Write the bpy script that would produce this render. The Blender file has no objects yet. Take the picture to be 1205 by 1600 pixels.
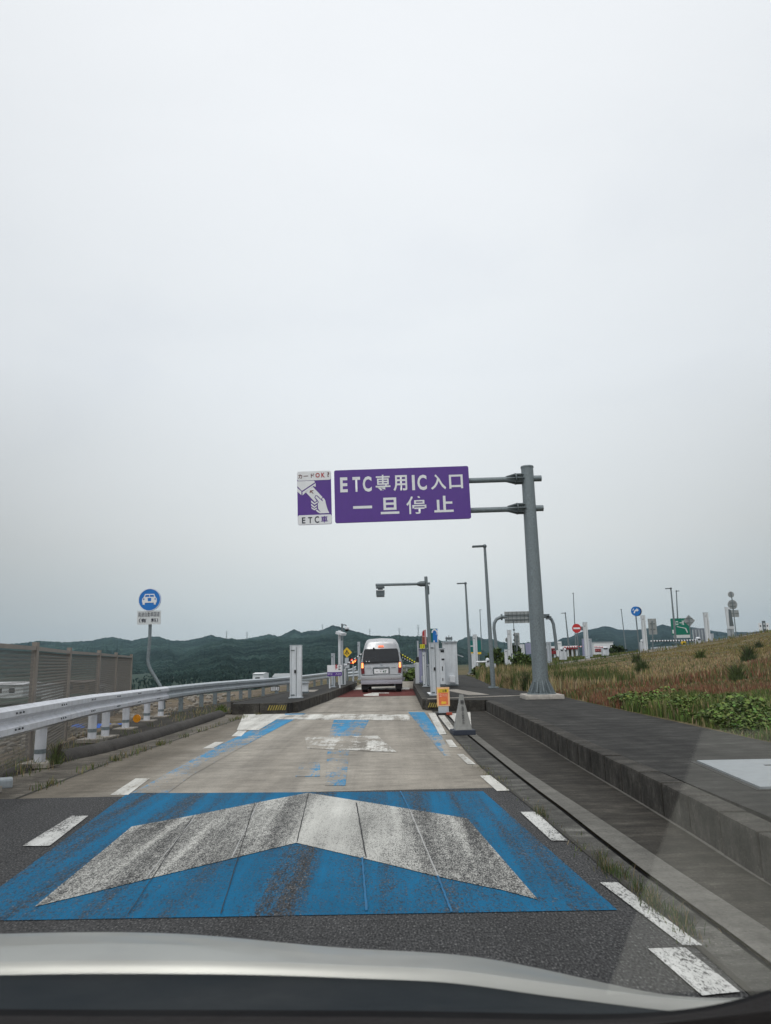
import bpy, bmesh, math, random
import numpy as np
from mathutils import Vector, Matrix
random.seed(7); rng = np.random.default_rng(7)
C = bpy.context.scene; COL = C.collection
R_ = math.radians
# ------------------------------------------------------------------ camera
FP = 1157.0; TH = R_(11.24); RO = R_(1.33); EYE = 1.35
Fv = Vector((0, math.cos(TH), math.sin(TH))); U0 = Vector((0, -math.sin(TH), math.cos(TH)))
Rv = Vector((math.cos(RO), 0, 0)) - math.sin(RO) * U0
Uv = Vector((math.sin(RO), 0, 0)) + math.cos(RO) * U0
cd = bpy.data.cameras.new('camera'); cam = bpy.data.objects.new('camera', cd); COL.objects.link(cam)
cd.sensor_fit = 'HORIZONTAL'; cd.sensor_width = 36; cd.lens = 36 * FP / 1205
cd.clip_start = 0.02; cd.clip_end = 12000
cd.dof.use_dof = True; cd.dof.focus_distance = 17; cd.dof.aperture_fstop = 11
mw = Matrix((Rv, Uv, -Fv)).transposed().to_4x4(); mw.translation = (0, 0, EYE); cam.matrix_world = mw
C.camera = cam
def ray(px, py):
    return Fv + Rv * ((px - 602.5) / FP) + Uv * ((800 - py) / FP)
def G(px, py, z=0.0):                      # point of a level surface seen at a measured image position
    d = ray(px, py); t = (z - EYE) / d.z; return Vector((d.x * t, d.y * t, z))
def A(px, py, Y):                          # point at a known distance ahead
    d = ray(px, py); t = Y / d.y; return Vector((d.x * t, Y, EYE + d.z * t))
# ------------------------------------------------------------------ world + sun
def nd(nt, t, **kw):
    n = nt.nodes.new(t)
    for k, v in kw.items():
        if k.startswith('i_'): n.inputs[int(k[2:])].default_value = v
        else: setattr(n, k, v)
    return n
def lk(nt, a, b): nt.links.new(a, b)
def math_(nt, op, a, b=None, c=None, clamp=False):
    n = nt.nodes.new('ShaderNodeMath'); n.operation = op; n.use_clamp = clamp
    for i, v in enumerate((a, b, c)):
        if v is None: continue
        if isinstance(v, (int, float)): n.inputs[i].default_value = v
        else: lk(nt, v, n.inputs[i])
    return n.outputs[0]
def mixc(nt, f, a, b, mode='MIX'):
    n = nt.nodes.new('ShaderNodeMix'); n.data_type = 'RGBA'; n.blend_type = mode
    for i, v in ((0, f), (6, a), (7, b)):
        if isinstance(v, (int, float)): n.inputs[i].default_value = v
        elif isinstance(v, tuple): n.inputs[i].default_value = (*v[:3], 1)
        else: lk(nt, v, n.inputs[i])
    return n.outputs[2]
def ramp(nt, f, stops, interp='LINEAR'):
    n = nt.nodes.new('ShaderNodeValToRGB'); n.color_ramp.interpolation = interp; e = n.color_ramp.elements
    while len(e) < len(stops): e.new(.5)
    for q, (p, c) in zip(e, stops):
        q.position = p; q.color = (c, c, c, 1) if isinstance(c, (int, float)) else (*c, 1)
    lk(nt, f, n.inputs[0]); return n.outputs[0]
SUN_EL, SUN_AZ = 52, 200     # azimuth clockwise from +Y
w = bpy.data.worlds.new('World'); C.world = w; w.use_nodes = True; nt = w.node_tree
bg = nt.nodes['Background']; bg.inputs[1].default_value = 0.1
sky = nd(nt, 'ShaderNodeTexSky', sky_type='NISHITA', sun_disc=False, sun_elevation=R_(SUN_EL), sun_rotation=R_(SUN_AZ), dust_density=4.0)
tc = nd(nt, 'ShaderNodeTexCoord'); sep = nd(nt, 'ShaderNodeSeparateXYZ'); lk(nt, tc.outputs['Generated'], sep.inputs[0])
grad = ramp(nt, math_(nt, 'MAXIMUM', sep.outputs[2], 0), [(0, (.64, .70, .725)), (.065, (.70, .755, .775)), (.153, (.80, .83, .84)), (.36, (.87, .905, .945)), (.72, (.945, .965, 1.0)), (1, (1, 1, 1))])
mp = nd(nt, 'ShaderNodeMapping'); mp.inputs['Scale'].default_value = (1.3, 1.3, 3.2); lk(nt, tc.outputs['Generated'], mp.inputs[0])
cn = nd(nt, 'ShaderNodeTexNoise'); cn.inputs['Scale'].default_value = 1.5; cn.inputs['Detail'].default_value = 5; cn.inputs['Roughness'].default_value = .5
cn.inputs['Distortion'].default_value = .4; lk(nt, mp.outputs[0], cn.inputs[0])
cl = ramp(nt, cn.outputs[0], [(.3, (.935, .94, .955)), (.48, (.99, .99, .99)), (.7, (1.012, 1.01, 1.01))])
cloud = mixc(nt, 1.0, grad, cl, 'MULTIPLY')
x2 = math_(nt, 'MINIMUM', math_(nt, 'POWER', math_(nt, 'ABSOLUTE', math_(nt, 'ADD', sep.outputs[0], -.03)), 1.6), .36)
kz = ramp(nt, sep.outputs[2], [(0, .98), (.15, .95), (.36, .40), (.72, .22), (1, .0)])
side = math_(nt, 'MULTIPLY', math_(nt, 'SUBTRACT', 1.0, math_(nt, 'MULTIPLY', x2, kz)), 10.9)
zen = ramp(nt, sep.outputs[2], [(.78, 0), (1, .5)]); side = math_(nt, 'MULTIPLY', side, math_(nt, 'ADD', 1.0, zen))
sv = nd(nt, 'ShaderNodeCombineXYZ'); [lk(nt, side, sv.inputs[i]) for i in range(3)]
cloud = mixc(nt, 1.0, cloud, sv.outputs[0], 'MULTIPLY')
lk(nt, mixc(nt, .96, sky.outputs[0], cloud), bg.inputs[0])
sd = bpy.data.lights.new('sun', 'SUN'); so = bpy.data.objects.new('sun', sd); COL.objects.link(so)
sd.energy = 0.9; sd.angle = R_(25); sd.color = (1, .97, .93)
az = R_(SUN_AZ); el = R_(SUN_EL)
sdir = Vector((math.sin(az) * math.cos(el), math.cos(az) * math.cos(el), math.sin(el)))
so.rotation_euler = sdir.to_track_quat('Z', 'Y').to_euler(); so.location = (0, 0, 30)
C.view_settings.view_transform = 'Standard'; C.view_settings.look = 'None'; C.view_settings.exposure = 0.0; C.view_settings.gamma = 1
C.cycles.max_bounces = 6; C.cycles.volume_bounces = 0; C.cycles.transparent_max_bounces = 12; C.cycles.use_denoising = True
# ------------------------------------------------------------------ materials
def newmat(name):
    m = bpy.data.materials.new(name); m.use_nodes = True
    return m, m.node_tree, m.node_tree.nodes['Principled BSDF']
def noise(nt, scale, detail=3, rough=.55, vec=None, stretch=None, dist=0):
    n = nd(nt, 'ShaderNodeTexNoise'); n.inputs['Scale'].default_value = scale; n.inputs['Detail'].default_value = detail
    n.inputs['Roughness'].default_value = rough; n.inputs['Distortion'].default_value = dist
    if vec is None:
        g = nd(nt, 'ShaderNodeNewGeometry'); vec = g.outputs['Position']
    if stretch:
        m = nd(nt, 'ShaderNodeMapping'); m.inputs['Scale'].default_value = stretch; lk(nt, vec, m.inputs[0]); vec = m.outputs[0]
    lk(nt, vec, n.inputs[0]); return n.outputs[0]
def bump(nt, b, h, strength=.3, dist=.01):
    n = nd(nt, 'ShaderNodeBump'); n.inputs['Strength'].default_value = strength; n.inputs['Distance'].default_value = dist
    lk(nt, h, n.inputs['Height']); lk(nt, n.outputs[0], b.inputs['Normal'])
MC = {}
def M(name, col, rough=.6, metal=0, var=.12, scale=6, grime=.25, emit=None, bmp=0):
    if name in MC: return MC[name]
    m, nt, b = newmat(name)
    tcn = nd(nt, 'ShaderNodeTexCoord'); v = tcn.outputs['Object']
    n1 = noise(nt, scale, 5, .6, v); n2 = noise(nt, 1.0, 4, .6, v, stretch=(9, 9, .8))
    f = ramp(nt, n1, [(.3, 1 - var), (.7, 1 + var)])
    c = mixc(nt, 1, tuple(col), f, 'MULTIPLY')
    g = ramp(nt, n2, [(.45, 1.0), (.75, 1 - grime)])
    c = mixc(nt, 1, c, g, 'MULTIPLY')
    lk(nt, c, b.inputs['Base Color']); b.inputs['Roughness'].default_value = rough; b.inputs['Metallic'].default_value = metal
    lk(nt, ramp(nt, n1, [(.3, max(0, rough - .1)), (.7, min(1, rough + .12))]), b.inputs['Roughness'])
    if emit: b.inputs['Emission Color'].default_value = (*emit[:3], 1); b.inputs['Emission Strength'].default_value = emit[3]
    if bmp: bump(nt, b, n1, bmp)
    MC[name] = m; return m
galv = M('galvanised_steel', (.19, .225, .24), .5, .25, .30, 34, .15)
galvd = M('dark_galvanised', (.12, .145, .155), .5, .25, .2, 30, .2)
galvl = M('pale_steel', (.42, .46, .49), .45, .3, .12, 20, .3)
railw = M('white_rail_coat', (.64, .655, .70), .4, .1, .08, 8, .25)
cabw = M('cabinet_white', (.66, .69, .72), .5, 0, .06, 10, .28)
cabd = M('cabinet_grey', (.45, .49, .53), .5, 0, .08, 10, .25)  # darker plain grey for caps, roofs and some columns
lav = M('lavender_panel', (.30, .31, .46), .5, 0, .08, 10, .25)
blk = M('black_rubber', (.012, .013, .015), .6, 0, .1, 10, 0)
whp = M('white_sheeting', (.80, .81, .83), .4, 0, .03, 8, .06)
offw = M('off_white_sheeting', (.62, .65, .66), .45, 0, .04, 8, .08)
purp = M('purple_sheeting', (.095, .031, .27), .4, 0, .04, 5, .06)
blueS = M('blue_sheeting', (.008, .17, .55), .4, 0, .05, 5, .05)
greenS = M('green_sheeting', (.0, .17, .11), .4, 0, .05, 5, .05)
tealS = M('teal_sheeting', (.0, .14, .13), .4, 0, .05, 5, .05)
redS = M('red_sheeting', (.55, .03, .03), .4, 0, .05, 5, .05)
orgS = M('orange_sheeting', (.75, .17, .06), .4, 0, .08, 12, .05)
yeld = M('dirty_yellow_tape', (.36, .28, .05), .6, 0, .35, 30, .4)
yelS = M('yellow_sheeting', (.80, .52, .03), .4, 0, .05, 12, .1)
limeS = M('bright_yellow_sheeting', (.75, .72, .02), .4, 0, .05, 12, .05)
signback = M('sign_back_grey', (.33, .35, .35), .55, .2, .15, 8, .3)
navy = M('navy_ink', (.01, .014, .035), .5, 0, .05, 5, 0)
fencem = M('brown_fence_coat', (.23, .205, .18), .6, .1, .12, 8, .2)
meshm = M('fence_mesh_coat', (.115, .11, .10), .6, .1, .1, 8, 0)
conc = M('pale_concrete', (.42, .39, .35), .85, 0, .2, 12, .3, bmp=.3)
darkred = M('dark_red_panel', (.22, .01, .015), .5, 0, .1, 5, .1)
tarp = M('blue_tarpaulin', (.02, .13, .55), .5, 0, .25, 20, .1)
amber = M('amber_reflector', (.85, .32, .01), .3, 0, .1, 20, 0)

def P_(nt): return nd(nt, 'ShaderNodeNewGeometry').outputs['Position']
def asphalt_color(nt):
    g = noise(nt, 95, 2, .5, stretch=(1, .45, 1)); g2 = noise(nt, 28, 4, .7, stretch=(1, .35, 1)); l = noise(nt, .8, 4, .6); st = noise(nt, 1, 4, .6, stretch=(3.5, .15, 1))
    c = ramp(nt, g, [(.33, (.018, .019, .02)), (.5, (.050, .050, .051)), (.62, (.074, .074, .074)), (.72, (.18, .18, .175))])
    c = mixc(nt, 1, c, ramp(nt, l, [(.3, .85), (.7, 1.15)]), 'MULTIPLY')
    c = mixc(nt, 1, c, ramp(nt, g2, [(.3, .75), (.7, 1.2)]), 'MULTIPLY')
    return mixc(nt, 1, c, ramp(nt, st, [(.3, .85), (.7, 1.15)]), 'MULTIPLY'), g
def concrete_color(nt, base=(.35, .322, .278), dark=.55):
    hc = base[0] < .2 and dark != .6
    f = noise(nt, 45, 4, .65); l = noise(nt, .7, 5, .6); st = noise(nt, 1, 5, .6, stretch=(2.2, .12, 1)); tr = noise(nt, 1, 4, .6, stretch=(.5, 9, 1)); sp = noise(nt, 7, 6, .7)
    c = mixc(nt, 1, base, ramp(nt, f, [(.3, .82), (.7, 1.14)]), 'MULTIPLY')
    c = mixc(nt, 1, c, ramp(nt, l, [(.3, .78), (.7, 1.12)]), 'MULTIPLY')
    c = mixc(nt, 1, c, ramp(nt, st, [(.3, dark + .15), (.55, 1.0), (.75, 1.1)]), 'MULTIPLY')
    c = mixc(nt, 1, c, ramp(nt, sp, [(.3, .86), (.65, 1.08)]), 'MULTIPLY')
    sc = noise(nt, 3.2, 6, .75, stretch=(.55, 1.6, 1)); c = mixc(nt, 1, c, ramp(nt, sc, [(.34, .5), (.5, .95), (.6, 1.45), (.72, 2.6)] if hc else [(.36, .82), (.5, 1.0), (.66, 1.10), (.74, 1.35)]), 'MULTIPLY')
    pit = noise(nt, 60, 2, .5); c = mixc(nt, 1, c, ramp(nt, pit, [(.28, .4), (.38, 1.0), (.62, 1.0), (.74, 2.2)] if hc else [(.28, .55), (.36, 1.0), (.68, 1.0), (.76, 1.4)]), 'MULTIPLY')
    return mixc(nt, 1, c, ramp(nt, tr, [(.35, .93), (.65, 1.05)]), 'MULTIPLY'), f
def ground_mat(name, fn, rough=.9, bs=.5, bd=.004):
    m, nt, b = newmat(name); c, h = fn(nt); lk(nt, c, b.inputs['Base Color']); b.inputs['Roughness'].default_value = rough; b.inputs['Specular IOR Level'].default_value = .2
    bump(nt, b, h, bs, bd); return m
asph = ground_mat('asphalt', asphalt_color, .9, .8, .006)
def road_col(nt):
    c, h = concrete_color(nt); sp = nd(nt, 'ShaderNodeSeparateXYZ'); lk(nt, P_(nt), sp.inputs[0]); wob = math_(nt, 'MULTIPLY_ADD', math_(nt, 'SUBTRACT', noise(nt, .9, 4), .5), .9, sp.outputs[0])
    mr = nd(nt, 'ShaderNodeMapRange'); mr.inputs[1].default_value = -4.2; mr.inputs[2].default_value = 1.4; lk(nt, wob, mr.inputs[0])
    return mixc(nt, 1, c, ramp(nt, mr.outputs[0], [(0, (.42, .40, .37)), (.16, (.52, .50, .47)), (.27, (.92, .92, .91)), (.40, (1.02, 1.02, 1.02)), (.48, (.90, .89, .88)), (.58, (1.05, 1.05, 1.05)), (.78, (.97, .96, .95)), (.9, (.9, .89, .87)), (.96, (.6, .58, .55))]), 'MULTIPLY'), h
croad = ground_mat('road_concrete', road_col)
cdark = ground_mat('weathered_concrete', lambda nt: concrete_color(nt, (.047, .043, .036), .45))
cgut = ground_mat('gutter_concrete', lambda nt: concrete_color(nt, (.085, .083, .075), .5))
cwalk = ground_mat('island_concrete', lambda nt: concrete_color(nt, (.040, .039, .036), .45))
ckerb = ground_mat('kerb_concrete', lambda nt: concrete_color(nt, (.060, .056, .049), .5))
cshoul = ground_mat('shoulder_concrete', lambda nt: concrete_color(nt, (.145, .13, .108), .4))
cbeam = ground_mat('pale_kerb_concrete', lambda nt: concrete_color(nt, (.36, .33, .29), .6))
redpave = ground_mat('red_paving', lambda nt: concrete_color(nt, (.14, .035, .03), .6))
bermm = ground_mat('berm_asphalt', lambda nt: concrete_color(nt, (.072, .067, .062), .6))

def paint_mat(name, col, under, thr=.42, soft=.05, streak=.5, xr=None, yr=None, grain=70, patch=0, rough=.75, gs=1.0):
    """worn road paint: the paint shows where grain + tyre streaks leave it; xr / yr give the amount lost across / along the road"""
    m, nt, b = newmat(name)
    uc, uh = under(nt)
    g = noise(nt, grain * 1.3, 3, .75, stretch=(1, .4, 1)); g2 = noise(nt, grain * .3, 6, .8, stretch=(1, .4, 1))
    s = noise(nt, 1, 5, .6, stretch=(4.5, .22, 1))
    v = math_(nt, 'ADD', math_(nt, 'MULTIPLY', g, .65 * gs), math_(nt, 'MULTIPLY', g2, .35))
    v = math_(nt, 'MULTIPLY_ADD', math_(nt, 'SUBTRACT', s, .5), streak, v)
    if patch:
        v = math_(nt, 'MULTIPLY_ADD', math_(nt, 'SUBTRACT', noise(nt, 2.3, 5, .65), .5), patch, v)
    sp = nd(nt, 'ShaderNodeSeparateXYZ'); lk(nt, P_(nt), sp.inputs[0])
    for ax, rr in ((0, xr), (1, yr)):
        if rr:
            lo, hi, stops = rr
            mr = nd(nt, 'ShaderNodeMapRange'); mr.inputs[1].default_value = lo; mr.inputs[2].default_value = hi; lk(nt, sp.outputs[ax], mr.inputs[0])
            v = math_(nt, 'SUBTRACT', v, math_(nt, 'SUBTRACT', ramp(nt, mr.outputs[0], [(p, q + .5) for p, q in stops]), .5))
    mr = nd(nt, 'ShaderNodeMapRange'); mr.inputs[1].default_value = thr - soft; mr.inputs[2].default_value = thr + soft; lk(nt, v, mr.inputs[0])
    pc = mixc(nt, 1, col, ramp(nt, s, [(.3, .75), (.7, 1.15)]), 'MULTIPLY')
    pc = mixc(nt, 1, pc, ramp(nt, g, [(.3, .86), (.7, 1.08)]), 'MULTIPLY')
    pc = mixc(nt, 1, pc, ramp(nt, noise(nt, 1.3, 4, .6), [(.3, .85), (.7, 1.1)]), 'MULTIPLY')
    lk(nt, mixc(nt, mr.outputs[0], uc, pc), b.inputs['Base Color']); b.inputs['Roughness'].default_value = .9; b.inputs['Specular IOR Level'].default_value = .2
    bump(nt, b, g, .6, .005); return m
# ------------------------------------------------------------------ mesh helpers
class MB:
    def __init__(s): s.v = []; s.f = []; s.m = []
    def add(s, vs, fs, m=0):
        o = len(s.v); s.v += [tuple(x) for x in vs]; s.f += [tuple(i + o for i in f) for f in fs]; s.m += [m] * len(fs); return s
    def box(s, cx, cy, cz, sx, sy, sz, rz=0, rx=0, ry=0, bev=0, m=0):
        bm = bmesh.new(); bmesh.ops.create_cube(bm, size=1)
        bmesh.ops.scale(bm, vec=(sx, sy, sz), verts=bm.verts)
        if bev: bmesh.ops.bevel(bm, geom=bm.edges[:], offset=bev, segments=2, affect='EDGES', profile=.7)
        mt = Matrix.Translation((cx, cy, cz)) @ Matrix.Rotation(rz, 4, 'Z') @ Matrix.Rotation(ry, 4, 'Y') @ Matrix.Rotation(rx, 4, 'X')
        bm.transform(mt); bm.verts.index_update()
        s.add([v.co for v in bm.verts], [[v.index for v in f.verts] for f in bm.faces], m); bm.free(); return s
    def tube(s, pts, r, n=10, m=0, cap=True):
        pts = [Vector(p) for p in pts]; rs = r if isinstance(r, (list, tuple)) else [r] * len(pts)
        vs = []; fs = []; up = None
        for i, p in enumerate(pts):
            d = (pts[min(i + 1, len(pts) - 1)] - pts[max(i - 1, 0)]).normalized()
            if up is None: up = Vector((0, 0, 1)) if abs(d.z) < .9 else Vector((0, 1, 0))
            a = d.cross(up).normalized(); bq = a.cross(d).normalized(); up = bq
            for k in range(n):
                t = 2 * math.pi * k / n; vs.append(p + (a * math.cos(t) + bq * math.sin(t)) * rs[i])
        for i in range(len(pts) - 1):
            for k in range(n): fs.append((i * n + k, i * n + (k + 1) % n, (i + 1) * n + (k + 1) % n, (i + 1) * n + k))
        if cap: fs.append(tuple(range(n))[::-1]); fs.append(tuple((len(pts) - 1) * n + k for k in range(n)))
        return s.add(vs, fs, m)
    def prism(s, poly, y0, y1, m=0):           # polygon in XZ, extruded along Y
        n = len(poly); vs = [(x, y0, z) for x, z in poly] + [(x, y1, z) for x, z in poly]
        fs = [tuple(range(n)), tuple(range(n, 2 * n))[::-1]] + [(i, i + n, (i + 1) % n + n, (i + 1) % n) for i in range(n)]
        return s.add(vs, fs, m)
    def slab(s, poly, z0, z1, m=0):            # polygon in XY, extruded along Z
        n = len(poly); vs = [(p[0], p[1], z0) for p in poly] + [(p[0], p[1], z1) for p in poly]
        fs = [tuple(range(n))[::-1], tuple(range(n, 2 * n))] + [(i, (i + 1) % n, (i + 1) % n + n, i + n) for i in range(n)]
        return s.add(vs, fs, m)
    def disc(s, cx, cz, r, y0, y1, n=28, m=0): return s.prism([(cx + r * math.cos(2 * math.pi * k / n), cz + r * math.sin(2 * math.pi * k / n)) for k in range(n)], y0, y1, m)
    def ball(s, c, r, m=0, sc=(1, 1, 1), seg=12):
        bm = bmesh.new(); bmesh.ops.create_uvsphere(bm, u_segments=seg, v_segments=seg // 2 + 2, radius=r)
        bm.verts.index_update(); s.add([(c[0] + v.co.x * sc[0], c[1] + v.co.y * sc[1], c[2] + v.co.z * sc[2]) for v in bm.verts], [[v.index for v in f.verts] for f in bm.faces], m); bm.free(); return s
    def build(s, name, mats, parent=None, smooth=False, loc=None):
        me = bpy.data.meshes.new(name); me.from_pydata(s.v, [], s.f); me.validate()
        for m in (mats if isinstance(mats, (list, tuple)) else [mats]): me.materials.append(m)
        if len(me.polygons) == len(s.m): me.polygons.foreach_set('material_index', s.m)
        bm = bmesh.new(); bm.from_mesh(me); bmesh.ops.recalc_face_normals(bm, faces=bm.faces[:]); bm.to_mesh(me); bm.free()
        if smooth:
            me.polygons.foreach_set('use_smooth', [True] * len(me.polygons)); me.set_sharp_from_angle(angle=R_(38))
        o = bpy.data.objects.new(name, me); COL.objects.link(o)
        if parent: o.parent = parent
        if loc: o.location = loc
        return o
def T(name, label, cat, loc, rz=0, group=None):
    o = bpy.data.objects.new(name, None); COL.objects.link(o); o.location = loc; o.rotation_euler = (0, 0, rz)
    o.empty_display_size = .2; o['label'] = label; o['category'] = cat
    if group: o['group'] = group
    return o
def tag(o, label, cat, group=None, kind=None):
    o['label'] = label; o['category'] = cat
    if group: o['group'] = group
    if kind: o['kind'] = kind
    return o
def struct(o, kind='structure'): o['kind'] = kind; return o
def txt(body, parent, mat, x0, x1, z0, z1, y, bold=.0, name='lettering', vertical=False, flip=False):
    cu = bpy.data.curves.new('t', 'FONT'); cu.body = body; cu.size = 1; cu.offset = bold; cu.extrude = .0; cu.resolution_u = 3
    if vertical: cu.space_line = .85
    o = bpy.data.objects.new('t', cu); COL.objects.link(o); dg = bpy.context.evaluated_depsgraph_get(); dg.update()
    me = bpy.data.meshes.new_from_object(o.evaluated_get(dg)); bpy.data.objects.remove(o)
    n = len(me.vertices)
    if n == 0: return None
    a = np.empty(n * 3); me.vertices.foreach_get('co', a); a = a.reshape(-1, 3)
    mn, mx = a.min(0), a.max(0)
    X = x0 + (a[:, 0] - mn[0]) / max(1e-6, mx[0] - mn[0]) * (x1 - x0); Z = z0 + (a[:, 1] - mn[1]) / max(1e-6, mx[1] - mn[1]) * (z1 - z0)
    b = np.stack([X, np.full(n, y), Z], 1); me.vertices.foreach_set('co', b.ravel()); me.materials.clear(); me.materials.append(mat)
    me.name = name; q = bpy.data.objects.new(name, me); COL.objects.link(q); q.parent = parent; return q
def rrect(x0, x1, z0, z1, r, n=4):
    o = []
    for cx, cz, a0 in ((x1 - r, z1 - r, 0), (x0 + r, z1 - r, 90), (x0 + r, z0 + r, 180), (x1 - r, z0 + r, 270)):
        for k in range(n + 1):
            a = R_(a0 + 90 * k / n); o.append((cx + r * math.cos(a), cz + r * math.sin(a)))
    return o
def lerp_poly(pts, y):
    if y <= pts[0][1]: return pts[0][0]
    for (xa, ya), (xb, yb) in zip(pts, pts[1:]):
        if y <= yb: return xa + (xb - xa) * (y - ya) / (yb - ya)
    return pts[-1][0]
def sheet(name, L, Rr, y0, y1, z, mat, step=1.0, kind='structure'):
    ys = list(np.arange(y0, y1, step)) + [y1]; mb = MB(); vs = []
    for y in ys: vs += [(lerp_poly(L, y), y, z), (lerp_poly(Rr, y), y, z)]
    mb.add(vs, [(2 * i, 2 * i + 1, 2 * i + 3, 2 * i + 2) for i in range(len(ys) - 1)])
    o = mb.build(name, mat); o['kind'] = kind; return o
def hsh(x, y):     # smooth pseudo-noise, -1..1
    return (math.sin(x * 1.3 + 1.7 * math.sin(y * .9)) + math.sin(y * 1.1 + 2.1 * math.sin(x * .7 + 1)) + math.sin((x + y) * .53 + 3)) / 3
# ------------------------------------------------------------------ terrain
def sstep(a, b, t): t = max(0, min(1, (t - a) / (b - a))); return t * t * (3 - 2 * t)
def Hgt(x, y):
    xl = -5.9 - .27 * max(0, min(y, 25) - 11) + .18 * max(0, min(y, 50) - 27)
    z = -.06
    if x < xl: z = -.06 - min(7.9, (xl - x) * .33 + 0) + .05 * hsh(x * 2, y * 2)
    edge = 4.38
    if x > edge:
        k = min(1, 45 / max(y, 1)); s = max(0, x * k - 4.6)
        s2 = min(s, 40)
        z = .25 + .085 * s2 + .0018 * s2 * s2 + .05 * hsh(x * 1.2, y * 1.2) * min(1, (x - edge))
        if y < 12: z = .25 + (z - .25) * sstep(-10, 12, y)
    f = sstep(115, 210, y)
    z = z * (1 - f) + -8 * f
    if x > 70: z = z * (1 - sstep(70, 200, x)) - 8 * sstep(70, 200, x)
    return z
def axis(segs):
    o = []
    for a, b, st in segs: o += list(np.arange(a, b, st))
    return o + [segs[-1][1]]
xs = axis([(-6000, -1000, 500), (-1000, -200, 100), (-200, -60, 20), (-60, -16, 3), (-16, 4, 1)]) [:-1] + [4.2, 4.4, 4.7] + axis([(5.2, 14, .8), (14, 60, 2), (60, 200, 20), (200, 1000, 100), (1000, 6000, 500)])
ys = axis([(-400, -40, 60), (-40, -8, 8), (-8, 50, 1), (50, 130, 4), (130, 300, 15), (300, 1000, 100), (1000, 7000, 600)])
mb = MB(); mb.v = [(x, y, Hgt(x, y)) for y in ys for x in xs]; nx = len(xs)
mb.f = [(j * nx + i, j * nx + i + 1, (j + 1) * nx + i + 1, (j + 1) * nx + i) for j in range(len(ys) - 1) for i in range(nx - 1)]; mb.m = [0] * len(mb.f)
def gcol(nt):
    a = noise(nt, .35, 5, .6); b2 = noise(nt, 4, 6, .7); c3 = noise(nt, 30, 3, .7); far = noise(nt, .02, 4, .6)
    c = ramp(nt, a, [(.3, (.045, .065, .018)), (.45, (.10, .085, .04)), (.6, (.15, .12, .07)), (.72, (.07, .08, .03))])
    sp = nd(nt, 'ShaderNodeSeparateXYZ'); lk(nt, P_(nt), sp.inputs[0]); mr = nd(nt, 'ShaderNodeMapRange'); mr.inputs[1].default_value = 62; mr.inputs[2].default_value = 130; lk(nt, sp.outputs[1], mr.inputs[0])
    wood = ramp(nt, noise(nt, .05, 5, .7), [(.35, (.022, .042, .034)), (.58, (.038, .066, .048)), (.75, (.10, .10, .07))]); c = mixc(nt, mr.outputs[0], c, wood)
    c = mixc(nt, 1, c, ramp(nt, b2, [(.3, .6), (.7, 1.35)]), 'MULTIPLY')
    return mixc(nt, 1, c, ramp(nt, c3, [(.3, .7), (.7, 1.3)]), 'MULTIPLY'), b2
g = mb.build('ground', ground_mat('dry_grassland', gcol, .95, .8, .05), smooth=True); struct(g)
# brown excavated earth on the left below the rail
def ecol(nt):
    a = noise(nt, 1.2, 6, .7); c3 = noise(nt, 18, 4, .7)
    c = ramp(nt, a, [(.3, (.06, .05, .038)), (.5, (.15, .12, .085)), (.7, (.24, .20, .15))])
    return mixc(nt, 1, c, ramp(nt, c3, [(.3, .65), (.7, 1.35)]), 'MULTIPLY'), c3
mb = MB(); ex = axis([(-60, -16, 2), (-16, -4.8, .6)]); ey = axis([(-2, 30, .8), (30, 80, 2.5)])
mb.v = [(x, y, Hgt(x, y) + .02 + .05 * hsh(x * 3, y * 3)) for y in ey for x in ex]; nx = len(ex)
mb.f = [(j * nx + i, j * nx + i + 1, (j + 1) * nx + i + 1, (j + 1) * nx + i) for j in range(len(ey) - 1) for i in range(nx - 1)]; mb.m = [0] * len(mb.f)
struct(mb.build('earth', ground_mat('bare_earth', ecol, .95, .9, .04), smooth=True))
# ------------------------------------------------------------------ roads (sheets ~4 mm apart)
S = lambda *p: [(x, y) for x, y in p]
LE = S((-5.0, -8), (-4.35, 8.3)); JL = S((-3.95, 8.2), (-4.0, 11.2), (-3.86, 15), (-3.65, 19), (-3.3, 20.4)); JR = S((1.45, -8), (1.43, 3.6), (1.38, 4.7), (1.30, 6.5), (1.22, 8), (1.13, 9.5), (1.10, 12.8), (1.1, 18.9), (1.1, 20.3))
sheet('road', LE, JR, -8, 8.2, 0, asph)
mbx = sheet('concrete_road', JL, JR, 8.2, 20.3, 0, croad, .6)
LL = S((-2.7, 20.3), (-2.49, 20.7), (-2.13, 26.1), (-1.66, 36), (-1.3, 46)); RR = S((.83, 20.3), (.95, 20.8), (1.13, 33.5), (1.4, 42), (1.7, 48))
sheet('toll_lane_concrete', S((-2.75, 20.3), (-2.5, 26.1), (-1.9, 36), (-1.5, 46)), S((1.0, 20.3), (1.2, 33.5), (1.6, 46)), 20.3, 46, 0, croad)
sheet('far_road', S((-1.9, 46), (-1.8, 60), (-2.6, 75), (-9, 100)), S((1.9, 46), (3.0, 60), (2.9, 75), (-1, 100)), 46, 100, 0, asph, 2)
sheet('red_paving', S((-2.05, 27.6), (-1.62, 36)), S((.98, 27.6), (1.1, 36)), 28.2, 34.6, .004, redpave)
sheet('shoulder', S((-4.9, 8.2), (-4.62, 12), (-4.45, 17), (-4.35, 20.4)), JL, 8.2, 20.4, 0, cshoul, .6)
sheet('verge_concrete', S((-5.6, 2), (-5.3, 9), (-5.9, 14), (-6.4, 19), (-6.2, 24), (-5.6, 29), (-4.6, 38)), S((-4.9, 2), (-4.9, 8.2), (-4.62, 12), (-4.4, 17), (-4.4, 21), (-3.63, 27.5), (-2.81, 35.5)), 2, 37, -.004, cdark, .8)
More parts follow.
